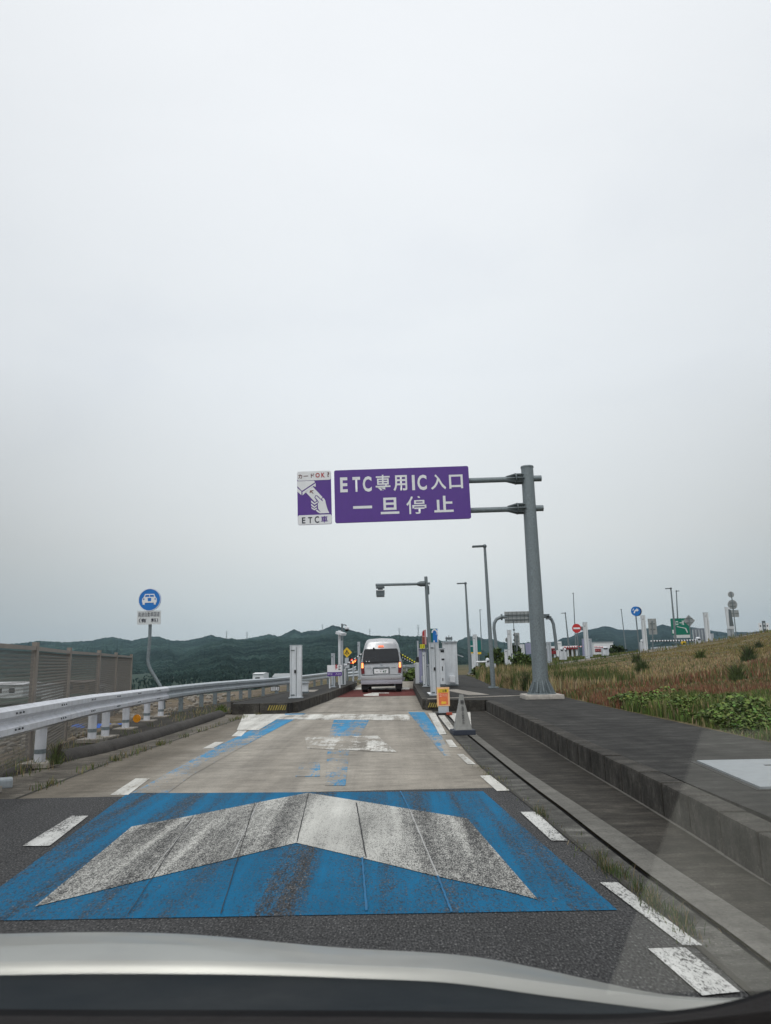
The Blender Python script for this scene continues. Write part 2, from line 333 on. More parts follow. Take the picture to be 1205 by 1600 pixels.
# gutter on the right: strip, recessed slot, strip, old pavement
SL = S((1.68, -8), (1.64, 3.5), (1.56, 5), (1.53, 6), (1.51, 7), (1.46, 8.3), (1.43, 9.7), (1.36, 13.7), (1.36, 19.4))
off = lambda L, d: [(x + d, y) for x, y in L]
RB = S((1.92, -8), (1.84, 3.9), (1.77, 5.3), (1.74, 6.4), (1.67, 7.8), (1.62, 8.9), (1.57, 10.3), (1.53, 12.6), (1.5, 19.4))
KB = S((2.2, -8), (2.22, 4.7), (2.27, 6), (2.30, 7.4), (2.33, 9.8), (2.38, 12), (2.40, 15), (2.42, 19.4))
sheet('gutter', off(JR, -.0), off(SL, -.02), -8, 19.9, .002, cgut)
cpale = ground_mat('pale_gutter_concrete', lambda nt: concrete_color(nt, (.15, .145, .13), .6))
sheet('gutter_edge', off(SL, .02), RB, -8, 19.6, .006, cpale)
sheet('kerb_joint', off(KB, -.035), off(KB, -.008), -8, 19.4, .005, cpale)
sheet('drain_slot', off(SL, -.05), off(SL, .05), -8, 19.6, -.035, M('slot_dark', (.01, .01, .01), .9))
sheet('old_pavement', RB, off(KB, .03), -8, 19.8, 0, cdark, .6)
# joint filled with dirt between road and gutter
sheet('road_joint', off(JR, -.02), off(JR, .012), 3, 20.2, .0065, M('joint_dirt', (.035, .033, .026), .95))
sheet('shoulder_joint', off(JL, -.02), off(JL, .02), 8.2, 20.2, .004, M('joint_dirt', (.035, .033, .026), .95))
for k, yj in enumerate((20.2, 26.4)): sheet('road_joint', S((-4, 0), (-2.6, 20.2), (-2.2, 27)), S((1.05, 0), (1.05, 30)), yj, yj + .05, .0045, M('joint_dirt', (.035, .033, .026), .95), .1)
# islands
def island(name, poly, z1, mat): return struct(MB().slab(poly, -.3, z1).build(name, mat))
island('toll_island', [(.93, 20.3), (2.5, 19.5), (2.5, -8), (4.55, -8), (4.55, 18.7), (4.62, 20.7), (4.2, 24), (3.85, 28), (4.4, 38), (4.95, 48), (2.2, 48), (1.4, 42), (1.16, 33.5), (1.0, 21)], .266, cwalk)
island('left_toll_island', [(-4.2, 20.35), (-2.66, 20.35), (-2.5, 20.85), (-2.16, 26.1), (-1.7, 36), (-1.75, 41), (-2.5, 41), (-2.85, 35.5), (-3.65, 27.5), (-4.35, 21.3)], .262, cwalk)
# kerb blocks
kb = MB(); y = -6.0
while y < 19.2:
    xa = lerp_poly(KB, y + .3); kb.box(xa + .09 + random.uniform(-.004, .004), y + .295, .05 + random.uniform(-.003, .003), .2, .578 + random.uniform(-.006, .006), .445, rz=-math.atan2(lerp_poly(KB, y + .6) - lerp_poly(KB, y), .6), bev=.022); y += .6
def kerb_line(P0, P1, ztop=.275, wd=.16, ln=.6):
    P0 = Vector(P0); P1 = Vector(P1); d = P1 - P0; L = d.length; d.normalize(); n = max(1, round(L / ln)); nrm = Vector((d.y, -d.x))
    for i in range(n):
        c = P0 + d * (L * (i + .5) / n); kb.box(c.x, c.y, ztop / 2 - .08, wd, L / n - .02, ztop + .16, rz=math.atan2(d.y, d.x) - math.pi / 2, bev=.015)
kerb_line((2.45, 19.5), (.98, 20.27)); kerb_line((.95, 20.5), (1.12, 33.5)); kerb_line((1.13, 33.5), (1.42, 42))
kerb_line((-4.2, 20.32), (-2.72, 20.32)); kerb_line((-2.56, 20.5), (-2.17, 26)); kerb_line((-2.16, 26.05), (-1.7, 36)); kerb_line((-4.35, 21.2), (-3.66, 27.5)); kerb_line((-3.65, 27.5), (-2.86, 35.5))
struct(kb.build('kerb', ckerb))
struct(MB().slab([(1.02, 20.5), (4.45, 21.35), (4.42, 21.5), (1.02, 20.72)], .2, .279).build('kerb_beam', cbeam))
# rounded asphalt berm
bp = [(-4.86, 11.3), (-4.66, 12), (-4.5, 14), (-4.42, 17), (-4.42, 20.2)]
bm_ = MB(); bm_.tube([(lerp_poly(bp, y), y, .0) for y in np.arange(11.3, 20.3, .5)], .15, 14); struct(bm_.build('berm', bermm, smooth=True))
struct(MB().tube([(lerp_poly(S((-5.05, 8.6), (-4.9, 11)), y), y, -.03) for y in np.arange(4.0, 10.8, .5)], .1, 12).build('berm', bermm, smooth=True))
# ------------------------------------------------------------------ markings
def mark(pts, z, mat, name='road_marking', sub=True):
    vs = [G(px, py, 0) for px, py in pts]; bm = bmesh.new(); f = bm.faces.new([bm.verts.new((v.x, v.y, z)) for v in vs]); bmesh.ops.triangulate(bm, faces=[f])
    me = bpy.data.meshes.new(name); bm.to_mesh(me); bm.free(); me.materials.append(mat); o = bpy.data.objects.new(name, me); COL.objects.link(o); o['kind'] = 'structure'; return o
pblue = paint_mat('blue_paint_asphalt', (.002, .122, .255), asphalt_color, .44, .08, .5, grain=75, gs=1.0, xr=(-2.8, 1.2, [(0, .05), (.12, .03), (.3, .01), (.49, -.03), (.51, .10), (.55, .12), (.57, -.03), (.75, .02), (.86, .0), (1, .02)]))
pwhite = paint_mat('white_paint_asphalt', (.52, .515, .48), asphalt_color, .44, .085, .36, grain=80,
    xr=(-2.4, 1.1, [(0, .06), (.18, .08), (.3, .10), (.335, .04), (.40, .09), (.45, .03), (.50, -.02), (.6, -.03), (.68, .01), (.72, .06), (.86, .10), (1, .08)]))
pdash = paint_mat('white_paint_edge', (.58, .58, .56), asphalt_color, .445, .055, .3, grain=60, patch=.35)
cpb = paint_mat('blue_paint_concrete', (.045, .235, .43), concrete_color, .44, .05, .6, grain=30, patch=.5, yr=(8.2, 20.5, [(0, .20), (.25, .12), (.5, .03), (.7, -.04), (1, -.1)]))
cpb2 = paint_mat('blue_paint_centre', (.045, .235, .43), concrete_color, .455, .05, .6, grain=30, patch=.7, yr=(8.2, 20.5, [(0, .12), (.35, .14), (.55, .06), (1, -.12)]))
cpw = paint_mat('white_paint_concrete', (.60, .59, .55), concrete_color, .53, .05, .9, grain=26, patch=1.1, yr=(8.2, 20.5, [(0, -.06), (.4, .03), (.55, .03), (.75, -.06), (1, -.14)]))
cpws = paint_mat('white_paint_dashes', (.60, .59, .55), concrete_color, .40, .05, .5, grain=30, patch=.5)
def interp(ps, n):
    return ps
mark([(755, 1237), (225, 1240), (200, 1240), (0, 1387), (-75, 1441), (965, 1423)], .004, pblue)
mark([(481, 1240), (398, 1256), (304, 1275), (206, 1293), (54, 1419), (224, 1377), (363, 1343), (463, 1318.5), (600, 1350.6), (680, 1370.7), (786, 1393), (841, 1408), (730, 1280), (600, 1259)], .008, pwhite)
seam = M('seam_dark', (.02, .021, .023), .9); seamw = M('seam_pale', (.40, .40, .39), .8)
seamb = M('seam_blue', (.01, .13, .28), .8)
for (a, b_, wd, mt) in (((302, 1277), (200, 1432), .006, seam), ((306, 1277), (226, 1377), .008, seamw), ((398, 1257), (345, 1431), .006, seam), ((403, 1257), (362, 1343), .01, seamw), ((482, 1241), (464, 1318), .008, seam),
        ((557, 1256), (572, 1342), .010, seam), ((640, 1266), (684, 1371), .012, seamw), ((684, 1371), (706, 1428), .014, seamb), ((626, 1238), (640, 1266), .014, seamb), ((566, 1342), (573, 1426), .014, seamb)):
    p, q = G(*a), G(*b_); d = (q - p).normalized(); nn = Vector((-d.y, d.x, 0)) * wd / 2; mb = MB()
    vs = []; K = 14
    for i in range(K + 1):
        c = p.lerp(q, i / K) + Vector((.0015 * math.sin(i * 2.1 + a[0]), 0, .0115)); wq = .6 + .5 * random.random(); vs += [c - nn * wq, c + nn * wq]
    mb.add(vs, [(2 * i, 2 * i + 1, 2 * i + 3, 2 * i + 2) for i in range(K)]); struct(mb.build('road_seam', mt))
# tyre-worn dark strip in the blue field
# edge dashes on asphalt
for q in ([(35, 1323.5), (77, 1323.5), (138, 1276), (112, 1276)], [(813, 1270), (838, 1270), (887, 1315), (862, 1315)], [(938, 1381), (966, 1381), (1098, 1480), (1068, 1480)], [(1013, 1485), (1070, 1483), (1157, 1553), (1098, 1559)]):
    mark(q, .008, pdash)
for q in ([(172, 1243), (200, 1243), (234, 1217), (212, 1217)], [(750, 1213), (768, 1212), (797, 1236), (777, 1237)], [(317, 1170), (332, 1170), (350, 1160), (336, 1160)], [(361.6, 1151), (377, 1151), (386, 1142), (372, 1142)],
          [(714, 1179), (724, 1179), (744, 1195), (731, 1195)], [(696, 1156.5), (706, 1156.5), (715, 1168), (703, 1168)]): mark(q, .006, cpws)
for q in ([(669, 1114.4), (680, 1114.4), (698, 1148), (687, 1149)], [(683, 1116), (693, 1116), (712, 1141), (702, 1141)], [(701, 1116), (735, 1113), (737, 1140), (717, 1138)], [(380.6, 1116.5), (446, 1116.5), (404, 1141.6), (370, 1141.6)]): mark(q, .010, cpws)
mark([(638, 1113), (663, 1113), (690, 1150), (706, 1183), (696, 1183), (668, 1150)], .004, cpb)
mark([(446, 1115.5), (478, 1115), (411, 1150), (370, 1172), (300, 1212), (262, 1239.5), (206, 1239.5), (328, 1172)], .004, cpb)
mark([(395, 1118), (520, 1116), (640, 1117), (640, 1126), (520, 1125), (395, 1124)], .006, cpw)
mark([(522, 1125), (577, 1125), (563, 1151), (513, 1151)], .004, cpb2)
mark([(476, 1152), (590, 1150), (620, 1176), (480, 1170)], .006, cpw)
mark([(512, 1172), (546, 1172), (540, 1228), (508, 1228)], .004, cpb2)
mark([(470, 1192), (500, 1192), (500, 1214), (462, 1214)], .004, cpb2)
mark([(525, 1076), (547, 1074.6), (640, 1074.6), (640, 1077.5), (525, 1078)], .008, cpws)
for q in ([(567, 1086), (582, 1082.6), (608, 1082.6), (608, 1083.6), (592, 1083.6), (592, 1087.6), (570, 1087.6)],): mark(q, .008, cpws)
# weed tufts and blades, built as triangles with their own plant colour
def leafmat(name='plant_leaf'):
    m, nt, b = newmat(name); at = nd(nt, 'ShaderNodeAttribute', attribute_name='Col'); n = noise(nt, 3, 3)
    lk(nt, mixc(nt, 1, at.outputs['Color'], ramp(nt, n, [(.3, .8), (.7, 1.2)]), 'MULTIPLY'), b.inputs['Base Color'])
    b.inputs['Roughness'].default_value = .7; b.inputs['Specular IOR Level'].default_value = .25; return m
leafm = leafmat()
def blades(name, P, H_, W, colr, lean=.35, parent=None):
    """P Nx3 roots, H_ heights, W widths, colr Nx3; each blade = two bent quads-tris"""
    n = len(P); a = rng.random(n) * 2 * np.pi; dx = np.stack([np.cos(a), np.sin(a), np.zeros(n)], 1)
    b = rng.random(n) * 2 * np.pi; ln = np.stack([np.cos(b), np.sin(b), np.zeros(n)], 1) * (H_ * lean * rng.random(n))[:, None]
    up = np.zeros((n, 3)); up[:, 2] = H_
    v = np.stack([P - dx * W[:, None] * .5, P + dx * W[:, None] * .5, P + up * .55 + ln * .35 + dx * W[:, None] * .42, P + up * .55 + ln * .35 - dx * W[:, None] * .42, P + up + ln], 1).reshape(-1, 3)
    k = np.arange(n)[:, None] * 5; q = (k + np.array([[0, 1, 2, 3]])); t = (k + np.array([[3, 2, 4]]))
    me = bpy.data.meshes.new(name); me.vertices.add(n * 5); me.vertices.foreach_set('co', v.ravel())
    idx = np.concatenate([q, t], 1).ravel(); me.loops.add(n * 7); me.loops.foreach_set('vertex_index', idx.astype(np.int32))
    me.polygons.add(2 * n); st = np.stack([np.arange(n) * 7, np.arange(n) * 7 + 4], 1).ravel(); me.polygons.foreach_set('loop_start', st.astype(np.int32))
    me.update(calc_edges=True)
    c = np.repeat(np.concatenate([np.clip(colr, 0, 1), np.ones((n, 1))], 1), 5, 0); ca = me.color_attributes.new('Col', 'FLOAT_COLOR', 'POINT'); ca.data.foreach_set('color', c.ravel().astype(np.float32))
    me.materials.append(leafm); o = bpy.data.objects.new(name, me); COL.objects.link(o)
    if parent: o.parent = parent
    return o
GRN = np.array([.065, .10, .026]); DGR = np.array([.03, .055, .018]); TAN = np.array([.33, .255, .14]); RED = np.array([.22, .10, .06]); LGR = np.array([.11, .165, .035]); OLV = np.array([.14, .14, .05])
def field(x0, x1, y0, y1, n, hfun, cfun, ok=None, w=.012):
    X = rng.uniform(x0, x1, n); Y = rng.uniform(y0, y1, n)
    if ok is not None: k = ok(X, Y); X, Y = X[k], Y[k]
    Z = np.array([Hgt(x, y) for x, y in zip(X, Y)]); H_ = hfun(X, Y); c = cfun(X, Y)
    c = c * rng.uniform(.6, 1.4, (len(X), 1)) * rng.uniform(.85, 1.15, (len(X), 3))
    return np.stack([X, Y, Z], 1), H_, np.full(len(X), w) * (1 + Y / 14) * rng.uniform(.6, 1.4, len(X)), c
def nz(X, Y, s, o=0): return (np.sin(X * s * 1.3 + 1.7 * np.sin(Y * s * .9 + o)) + np.sin(Y * s * 1.1 + 2.1 * np.sin(X * s * .7 + 1 + o)) + np.sin((X + Y) * s * .53 + 3 + o)) / 3
def cf(X, Y):
    t = nz(X, Y, 1.5, 2) * .5 + nz(X, Y, 4, 1) * .3 + rng.normal(0, .35, len(X)); yy = Y - .22 * (X - 5) + 1.5 * nz(X, Y, .8)
    c = np.where((t > .0)[:, None], GRN, OLV)
    m = (yy > 15) & (yy < 22.5) & (rng.random(len(X)) < .55 + .35 * nz(X, Y, .9)) & (X < 15.5); c = np.where(m[:, None], RED, c)
    m = (yy >= 21.5) & (yy < 36) & (rng.random(len(X)) < .75) & (X < 16); c = np.where(m[:, None], TAN, c)
    m = (yy > 8) & (yy < 14.5) & (rng.random(len(X)) < .6); c = np.where(m[:, None], LGR, c)
    m = (X > 13.5 + nz(X, Y, 1)) & (Y > 24) & (rng.random(len(X)) < .8); c = np.where(m[:, None], np.array([.21, .165, .06]), c)
    m = (rng.random(len(X)) < .12); return np.where(m[:, None], TAN, c)
inview = lambda X, Y: (np.abs(X) < .60 * Y + 1.5)
hf = lambda X, Y: np.interp(Y, [8, 20, 30, 46], [1, .95, .6, .22]) * (.15 + .10 * nz(X, Y, 1.1) + .10 * nz(X, Y, 3.3)).clip(.06) * rng.uniform(.5, 1.3, len(X))
okR = lambda X, Y: inview(X, Y) & (X > 4.62)
parts = [field(4.6, 9, 7, 18, 60000, hf, cf, okR, .008), field(4.6, 20, 16, 32, 60000, hf, cf, okR, .009), field(4.6, 32, 30, 46, 45000, lambda X, Y: hf(X, Y) * .9, cf, okR, .009)]
o = blades('grass', *[np.concatenate([p[i] for p in parts]) for i in range(4)])
tag(o, 'red, tan and green meadow grass on the bank right of the island', 'grass', kind='stuff')
parts = [field(7, 40, 45, 112, 26000, lambda X, Y: rng.uniform(.1, .35, len(X)), lambda X, Y: np.where((nz(X, Y, .5) > -.2)[:, None], OLV, GRN), lambda X, Y: (X > .1 * Y + 2) & ((Y < 49) | (Y > 60)) & (X < .58 * Y), .012)]
o = blades('grass', *parts[0]); tag(o, 'short olive grass behind the crossing lane at right', 'grass', kind='stuff')
# lane crossing behind the bank
cl_ = MB(); vs = []; K = 30
for i in range(K + 1):
    x = 4.9 + i * 1.2; 
    for yy in (47, 53, 58): vs.append((x * yy / 47, yy, Hgt(x * yy / 47, yy) + .03))
cl_.add(vs, [(3 * i + j, 3 * i + j + 1, 3 * i + j + 4, 3 * i + j + 3) for i in range(K) for j in (0, 1)]); struct(cl_.build('crossing_lane', asph))
kq = MB()
for i in range(K):
    x = 4.9 + i * 1.2; kq.box(x + .6, 46.9, Hgt(x + .6, 46.9) + .04, 1.2, .2, .16, ry=-math.atan((Hgt(x + 1.2, 46.9) - Hgt(x, 46.9)) / 1.2))
struct(kq.build('kerb', cbeam))
# broad leaved weeds at the edge of the island (a creeping vine)
def leafcloud(name, P, s, colr, parent=None, flat=.5):
    n = len(P); nr = rng.normal(0, 1, (n, 3)); nr[:, 2] = np.abs(nr[:, 2]) + flat; nr /= np.linalg.norm(nr, axis=1)[:, None]
    t = np.cross(nr, rng.normal(0, 1, (n, 3))); t /= np.linalg.norm(t, axis=1)[:, None]; b = np.cross(nr, t); s = s[:, None]
    v = np.stack([P - t * s * .55, P - b * s * .45 + t * s * .05, P + t * s * .6, P + b * s * .45 + t * s * .05], 1).reshape(-1, 3)
    me = bpy.data.meshes.new(name); me.vertices.add(4 * n); me.vertices.foreach_set('co', v.ravel()); me.loops.add(4 * n); me.loops.foreach_set('vertex_index', np.arange(4 * n, dtype=np.int32))
    me.polygons.add(n); me.polygons.foreach_set('loop_start', (np.arange(n) * 4).astype(np.int32)); me.update(calc_edges=True)
    c = np.repeat(np.concatenate([np.clip(colr, 0, 1), np.ones((n, 1))], 1), 4, 0); ca = me.color_attributes.new('Col', 'FLOAT_COLOR', 'POINT'); ca.data.foreach_set('color', c.ravel().astype(np.float32))
    me.materials.append(leafm); o = bpy.data.objects.new(name, me); COL.objects.link(o)
    if parent: o.parent = parent
    return o
n = 15000; X = 4.68 + np.abs(rng.normal(0, .8, n)); Y = rng.uniform(9.6, 16.5, n); k = (X < 6.4 - .12 * np.abs(Y - 12) + .5 * nz(X, Y, 2)) & (nz(X, Y, 2.3, 1) > -.42); X, Y = X[k], Y[k]; n = len(X)
Z = np.array([Hgt(x, y) for x, y in zip(X, Y)]) + rng.uniform(.02, .22, n) * (1 + .6 * nz(X, Y, 4))
o = leafcloud('ground_cover', np.stack([X, Y, Z], 1), rng.uniform(.025, .075, n), LGR * rng.uniform(.4, 1.5, (n, 1)) * rng.uniform(.8, 1.2, (n, 3)), flat=1.0); tag(o, 'broad leaved green weeds spilling over the island edge', 'weeds', kind='stuff')
# small weeds in joints and under the rail
def tufts(name, pts, h, cols, per=14, spread=.06, w=.006):
    P = []; 
    for p in pts:
        for _ in range(per): P.append((p[0] + random.gauss(0, spread), p[1] + random.gauss(0, spread * 1.5), p[2]))
    P = np.array(P); n = len(P); base = cols[rng.integers(0, len(cols), n)]
    return blades(name, P, h * rng.uniform(.4, 1.3, n), np.full(n, w), base * rng.uniform(.7, 1.3, (n, 1)), .9)
C2 = np.array([GRN, LGR * .8, OLV, TAN * .7])
pts = [(lerp_poly(JR, y) + random.uniform(-.03, .06), y, 0) for y in np.concatenate([rng.uniform(3.9, 5.6, 26), rng.uniform(5.5, 10, 22), rng.uniform(10, 19, 12)])]
wp_ = [(lerp_poly(JR, y) + random.uniform(-.02, .05), y, 0) for y in (3.95, 4.1, 4.2, 4.32, 4.36, 4.5, 4.62, 4.9, 5.0, 5.08, 5.3, 6.7, 6.8)]
tag(tufts('grass', wp_, .085, np.array([DGR, GRN, TAN * .6]), 42, .028, .004), 'taller weed clumps beside the nearest white edge line', 'weeds', kind='stuff')
tag(tufts('grass', pts, .035, C2, 10, .05, .004), 'sparse weeds in the joint between road and right gutter', 'weeds', kind='stuff')
pts = [(lerp_poly(JL, y) + random.uniform(-.05, .05), y, 0) for y in rng.uniform(8.5, 20, 34)]
tag(tufts('grass', pts, .09, C2, 14, .05, .01), 'sparse weeds in the joint beside the left shoulder', 'weeds', kind='stuff')
pts = [(random.uniform(-6.2, -5.0), y, 0) for y in rng.uniform(8, 30, 90)] + [(random.uniform(-5.3, -4.6), y, 0) for y in rng.uniform(9.5, 11.6, 40)] + [(random.uniform(-5.3, -4.4), y, .02) for y in rng.uniform(18, 22, 30)]
tag(tufts('grass', pts[::2], .13, np.array([GRN, OLV, TAN, TAN * .8, LGR]), 18, .12, .008), 'dry and green weeds growing beneath the guard rail', 'weeds', kind='stuff')
# ------------------------------------------------------------------ hills
def hills(name, ridge, D, foot, mat, jag, seed, f0=.30):
    r = random.Random(seed); px = np.arange(ridge[0][0], ridge[-1][0], 2.0); py = np.interp(px, [a for a, b in ridge], [b for a, b in ridge]); rows = 30; vs = []
    ph = [r.uniform(0, 6) for _ in range(8)]
    for i, (x, y) in enumerate(zip(px, py)):
        p = A(x, y, D); jg = r.uniform(0, jag)
        for k in range(rows + 4):
            t = k / rows; yy = D * (f0 + (1 - f0) * t) if k <= rows else D * (1 + .06 * (k - rows)); fx = p.x / D
            gull = .5 * math.sin(x * .055 + ph[0] + 2.5 * t) + .3 * math.sin(x * .13 + ph[1] - 3 * t) + .2 * math.sin(x * .31 + ph[2] + 5 * t)
            tt = t ** ((1.9 if f0 < .2 else 1.5) + .35 * gull) if k <= rows else 1 - .2 * (k - rows)
            z = foot + (p.z - foot) * tt * (.62 + .38 * min(t, 1)) ** .0
            z = foot + (p.z + jg - foot) * tt
            vs.append((fx * yy * (1 + .01 * gull * max(0, 1 - t)), yy, z + (r.uniform(-1, 1) * jag * .5 if k < rows else 0)))
    n = rows + 4; mb = MB(); mb.add(vs, [(i * n + k, (i + 1) * n + k, (i + 1) * n + k + 1, i * n + k + 1) for i in range(len(px) - 1) for k in range(n - 1)]); return struct(mb.build(name, mat, smooth=False))
def hcol(s, A_=1.0):
    def f(nt):
        a = noise(nt, .02 * s, 6, .65); b2 = noise(nt, .11 * s, 5, .7); c3 = noise(nt, .004 * s, 3)
        c = ramp(nt, b2, [(.3, (.020 * A_, .042 * A_, .038 * A_)), (.5, (.046 * A_, .080 * A_, .072 * A_)), (.7, (.095 * A_, .140 * A_, .105 * A_))])
        c = mixc(nt, 1, c, ramp(nt, a, [(.35, .5), (.65, 1.5)]), 'MULTIPLY'); return mixc(nt, 1, c, ramp(nt, c3, [(.38, .72), (.62, 1.3)]), 'MULTIPLY'), b2  # broad lighter and darker tones paint in the shading of the ridges
    return f
hm1 = ground_mat('wooded_hill', hcol(1, .82), 1, 1.0, 14); hm2 = ground_mat('far_wooded_hill', hcol(.7, .62), 1, 1.0, 18); hm3 = ground_mat('back_wooded_hill', hcol(.8, .98), 1, 1.0, 18)  # back hill is lighter: haze painted into its colour
hm3.node_tree.nodes['Principled BSDF'].inputs['Specular IOR Level'].default_value = 0
hm1.node_tree.nodes['Principled BSDF'].inputs['Specular IOR Level'].default_value = 0; hm2.node_tree.nodes['Principled BSDF'].inputs['Specular IOR Level'].default_value = 0
hills('hills', [(-260, 1020), (-100, 1012), (30, 1006), (60, 1002), (100, 1004), (140, 1002), (165, 997), (178, 996), (205, 1002), (235, 995), (250, 996), (265, 1001), (290, 1002), (330, 993), (350, 998), (372, 1001), (400, 996), (420, 991.5), (436, 995), (459, 984), (472, 989), (482, 986), (500, 986), (519, 978), (528, 979.4), (545, 984), (580, 994), (640, 1000), (714, 1002.4), (731.7, 995.4), (742, 994), (755, 998.5), (771, 1000), (782, 1003), (794, 1005.5), (812, 1006), (826, 1004), (850, 1005), (880, 1012)], 2600, -8, hm3, 3.0, 3)
hills('hills', [(40, 1078), (100, 1070), (200, 1062), (240, 1045), (262, 1033), (280, 1024), (303, 1014), (333, 1003), (357, 998), (373, 1000), (410, 1000), (442, 996.5), (466, 997.6), (512, 992), (554, 988), (575, 993.6), (590, 994.4), (605, 995.6), (620, 993), (634, 994.7), (658, 995), (685, 1000.7), (714, 1010), (740, 1020), (780, 1035)], 1650, -8, hm1, 2.6, 5, .16)
hills('hills', [(820, 1012), (858, 1003.8), (870, 1002.5), (879, 997), (890, 996.5), (900.5, 991), (916.4, 985), (932, 982), (943, 979), (951, 978.9), (956, 980.6), (967, 984), (990.8, 985), (1010, 982.6), (1026, 979), (1035, 976), (1047.6, 979), (1081, 980), (1106, 984.5), (1135, 989), (1152, 987.5), (1205, 990), (1300, 985), (1480, 992)], 3400, -8, hm2, 2, 9)
# ------------------------------------------------------------------ lattice pylons on the ridge
pyl = None
def pylon(px, pyt, pyb, D, label):
    global pyl
    b = A(px, pyb, D); t = A(px, pyt, D); h = t.z - b.z + 6
    if pyl is None:
        o = T('power_pylon', label, 'pylon', (0, 0, 0), 0, 'power pylons along the ridge'); mb = MB()
        for sx, sy in ((-1, -1), (1, -1), (1, 1), (-1, 1)): mb.tube([(sx * .09, sy * .09, 0), (sx * .02, sy * .02, .6), (0, 0, 1)], .012, 4)
        for k in range(7):
            z0, z1 = k * .13, (k + 1) * .13; w0 = .09 - .075 * z0 / .8 if z0 < .8 else .015; w1 = max(.01, .09 - .075 * z1 / .8)
            mb.tube([(-w0, -w0, z0), (w1, -w1, z1)], .006, 3); mb.tube([(w0, -w0, z0), (-w1, -w1, z1)], .006, 3)
        mb.build('mast', galv, o); c = MB()
        for z, l in ((.95, .12), (.83, .15), (.71, .12)): c.tube([(-l, 0, z), (l, 0, z)], .01, 4)
        c.build('crossarm', galv, o); pyl = o; r = o
    else:
        r = pyl.copy(); COL.objects.link(r); r['label'] = label
        for ch in list(pyl.children): q = ch.copy(); COL.objects.link(q); q.parent = r
    r.location = (b.x, D, b.z - 6); r.scale = (h * .8, h * .8, h)
for a in ((354, 986, 998, 1640, 'faint pylon on the left hill, leftmost of the row'), (386, 987, 1001, 1640, 'faint pylon just right of the leftmost one'), (504, 975, 988, 2560, 'faint pylon on the ridge left of the dome camera mast'),
          (578, 982, 994, 1640, 'faint pylon directly above the left shoulder of the van'), (624, 981, 994, 1640, 'faint pylon on the ridge right of the van roof'), (654, 976, 995, 1640, 'tallest faint pylon just left of the signal pole'), (735, 982, 995, 2560, 'faint pylon on the ridge right of the tall cabinet')): pylon(*a)
# ------------------------------------------------------------------ haze
# (box at the end of the script)
# ------------------------------------------------------------------ overhead toll sign
PX, PY_ = 3.93, 19.75
t = T('overhead_sign', 'large purple overhead sign with white lettering on a thick grey pole', 'road sign', (PX, PY_, .27))
b = MB(); b.tube([(0, 0, .12), (-.01, 0, 6.15)], [.205, .165], 28); b.tube([(-.01, 0, 6.15), (-.01, 0, 6.19)], [.18, .175], 28)
b.build('pole', galv, t, True)
b = MB()
for k in range(12):
    a = k * math.pi / 6; c, s = math.cos(a), math.sin(a); q = [(c * .19, s * .19), (c * .33, s * .33)]
    n_ = Vector((-s, c, 0)) * .008
    v = [Vector((c * .19, s * .19, .13)), Vector((c * .345, s * .345, .13)), Vector((c * .345, s * .345, .17)), Vector((c * .2, s * .2, .47))]
    b.add([p - n_ for p in v] + [p + n_ for p in v], [(0, 1, 2, 3), (7, 6, 5, 4), (0, 4, 5, 1), (1, 5, 6, 2), (2, 6, 7, 3), (3, 7, 4, 0)])
    b.tube([(c * .29 * math.cos(.26) - s * .29 * math.sin(.26), s * .29 * math.cos(.26) + c * .29 * math.sin(.26), .12), (c * .29 * math.cos(.26) - s * .29 * math.sin(.26), s * .29 * math.cos(.26) + c * .29 * math.sin(.26), .2)], .02, 6)
b.tube([(0, 0, .105), (0, 0, .135)], .37, 28); b.build('base_flange', galv, t)
MB().box(0, 0, .03, .98, .98, .15, bev=.05).build('footing', conc, t)
W2L = lambda v: Vector((v.x - PX, v.y - PY_, v.z - .27))
SY = 19.55
armz = [W2L(A(820, 748, PY_)).z, W2L(A(822, 794.5, PY_)).z]
for z in armz:
    b = MB(); b.tube([(-5.1, 0, z - .05), (-.6, 0, z - .01)], .075, 16); b.tube([(.0, 0, z), (.36, 0, z)], .085, 16); b.tube([(-.62, 0, z - .01), (-.1, 0, z)], .08, 16); b.build('arm', galv, t, True)
    b = MB(); b.tube([(-.36, 0, z), (-.33, 0, z)], .16, 20)
    for k in range(8):
        a = k * math.pi / 4; c, s = math.cos(a), math.sin(a); n_ = Vector((0, -s, c)) * .008
        v = [Vector((-.62, c * .08, z + s * .08)), Vector((-.36, c * .155, z + s * .155)), Vector((-.12, c * .155, z + s * .155)), Vector((-.12, c * .08, z + s * .08))]
        b.add([p - n_ for p in v] + [p + n_ for p in v], [(0, 1, 2, 3), (7, 6, 5, 4), (0, 4, 5, 1), (1, 5, 6, 2), (2, 6, 7, 3), (3, 7, 4, 0)])
    b.build('arm_clamp', galvd, t)
def face(name, px, parent, base_mat, edge_mat, r=.05, rot=.011):
    pts = [W2L(A(x, y, SY)) for x, y in px]; cx = sum(p.x for p in pts) / 4; cz = sum(p.z for p in pts) / 4
    wd = (pts[1].x - pts[0].x + pts[2].x - pts[3].x) / 2; ht = (pts[0].z - pts[3].z + pts[1].z - pts[2].z) / 2
    o = MB().prism(rrect(-wd / 2, wd / 2, -ht / 2, ht / 2, r), -.03, .03, 0).build(name, base_mat, parent, loc=(cx, SY - PY_, cz)); o.rotation_euler = (0, -rot, 0)
    return o, wd, ht
pn, wd, ht = face('sign_panel', [(522, 735.8), (733, 728), (735, 810), (524, 818)], t, purp, purp)
ru = lambda u: (u - 225) / 578 * wd - wd / 2
V = lambda v: ht / 2 - v * ht
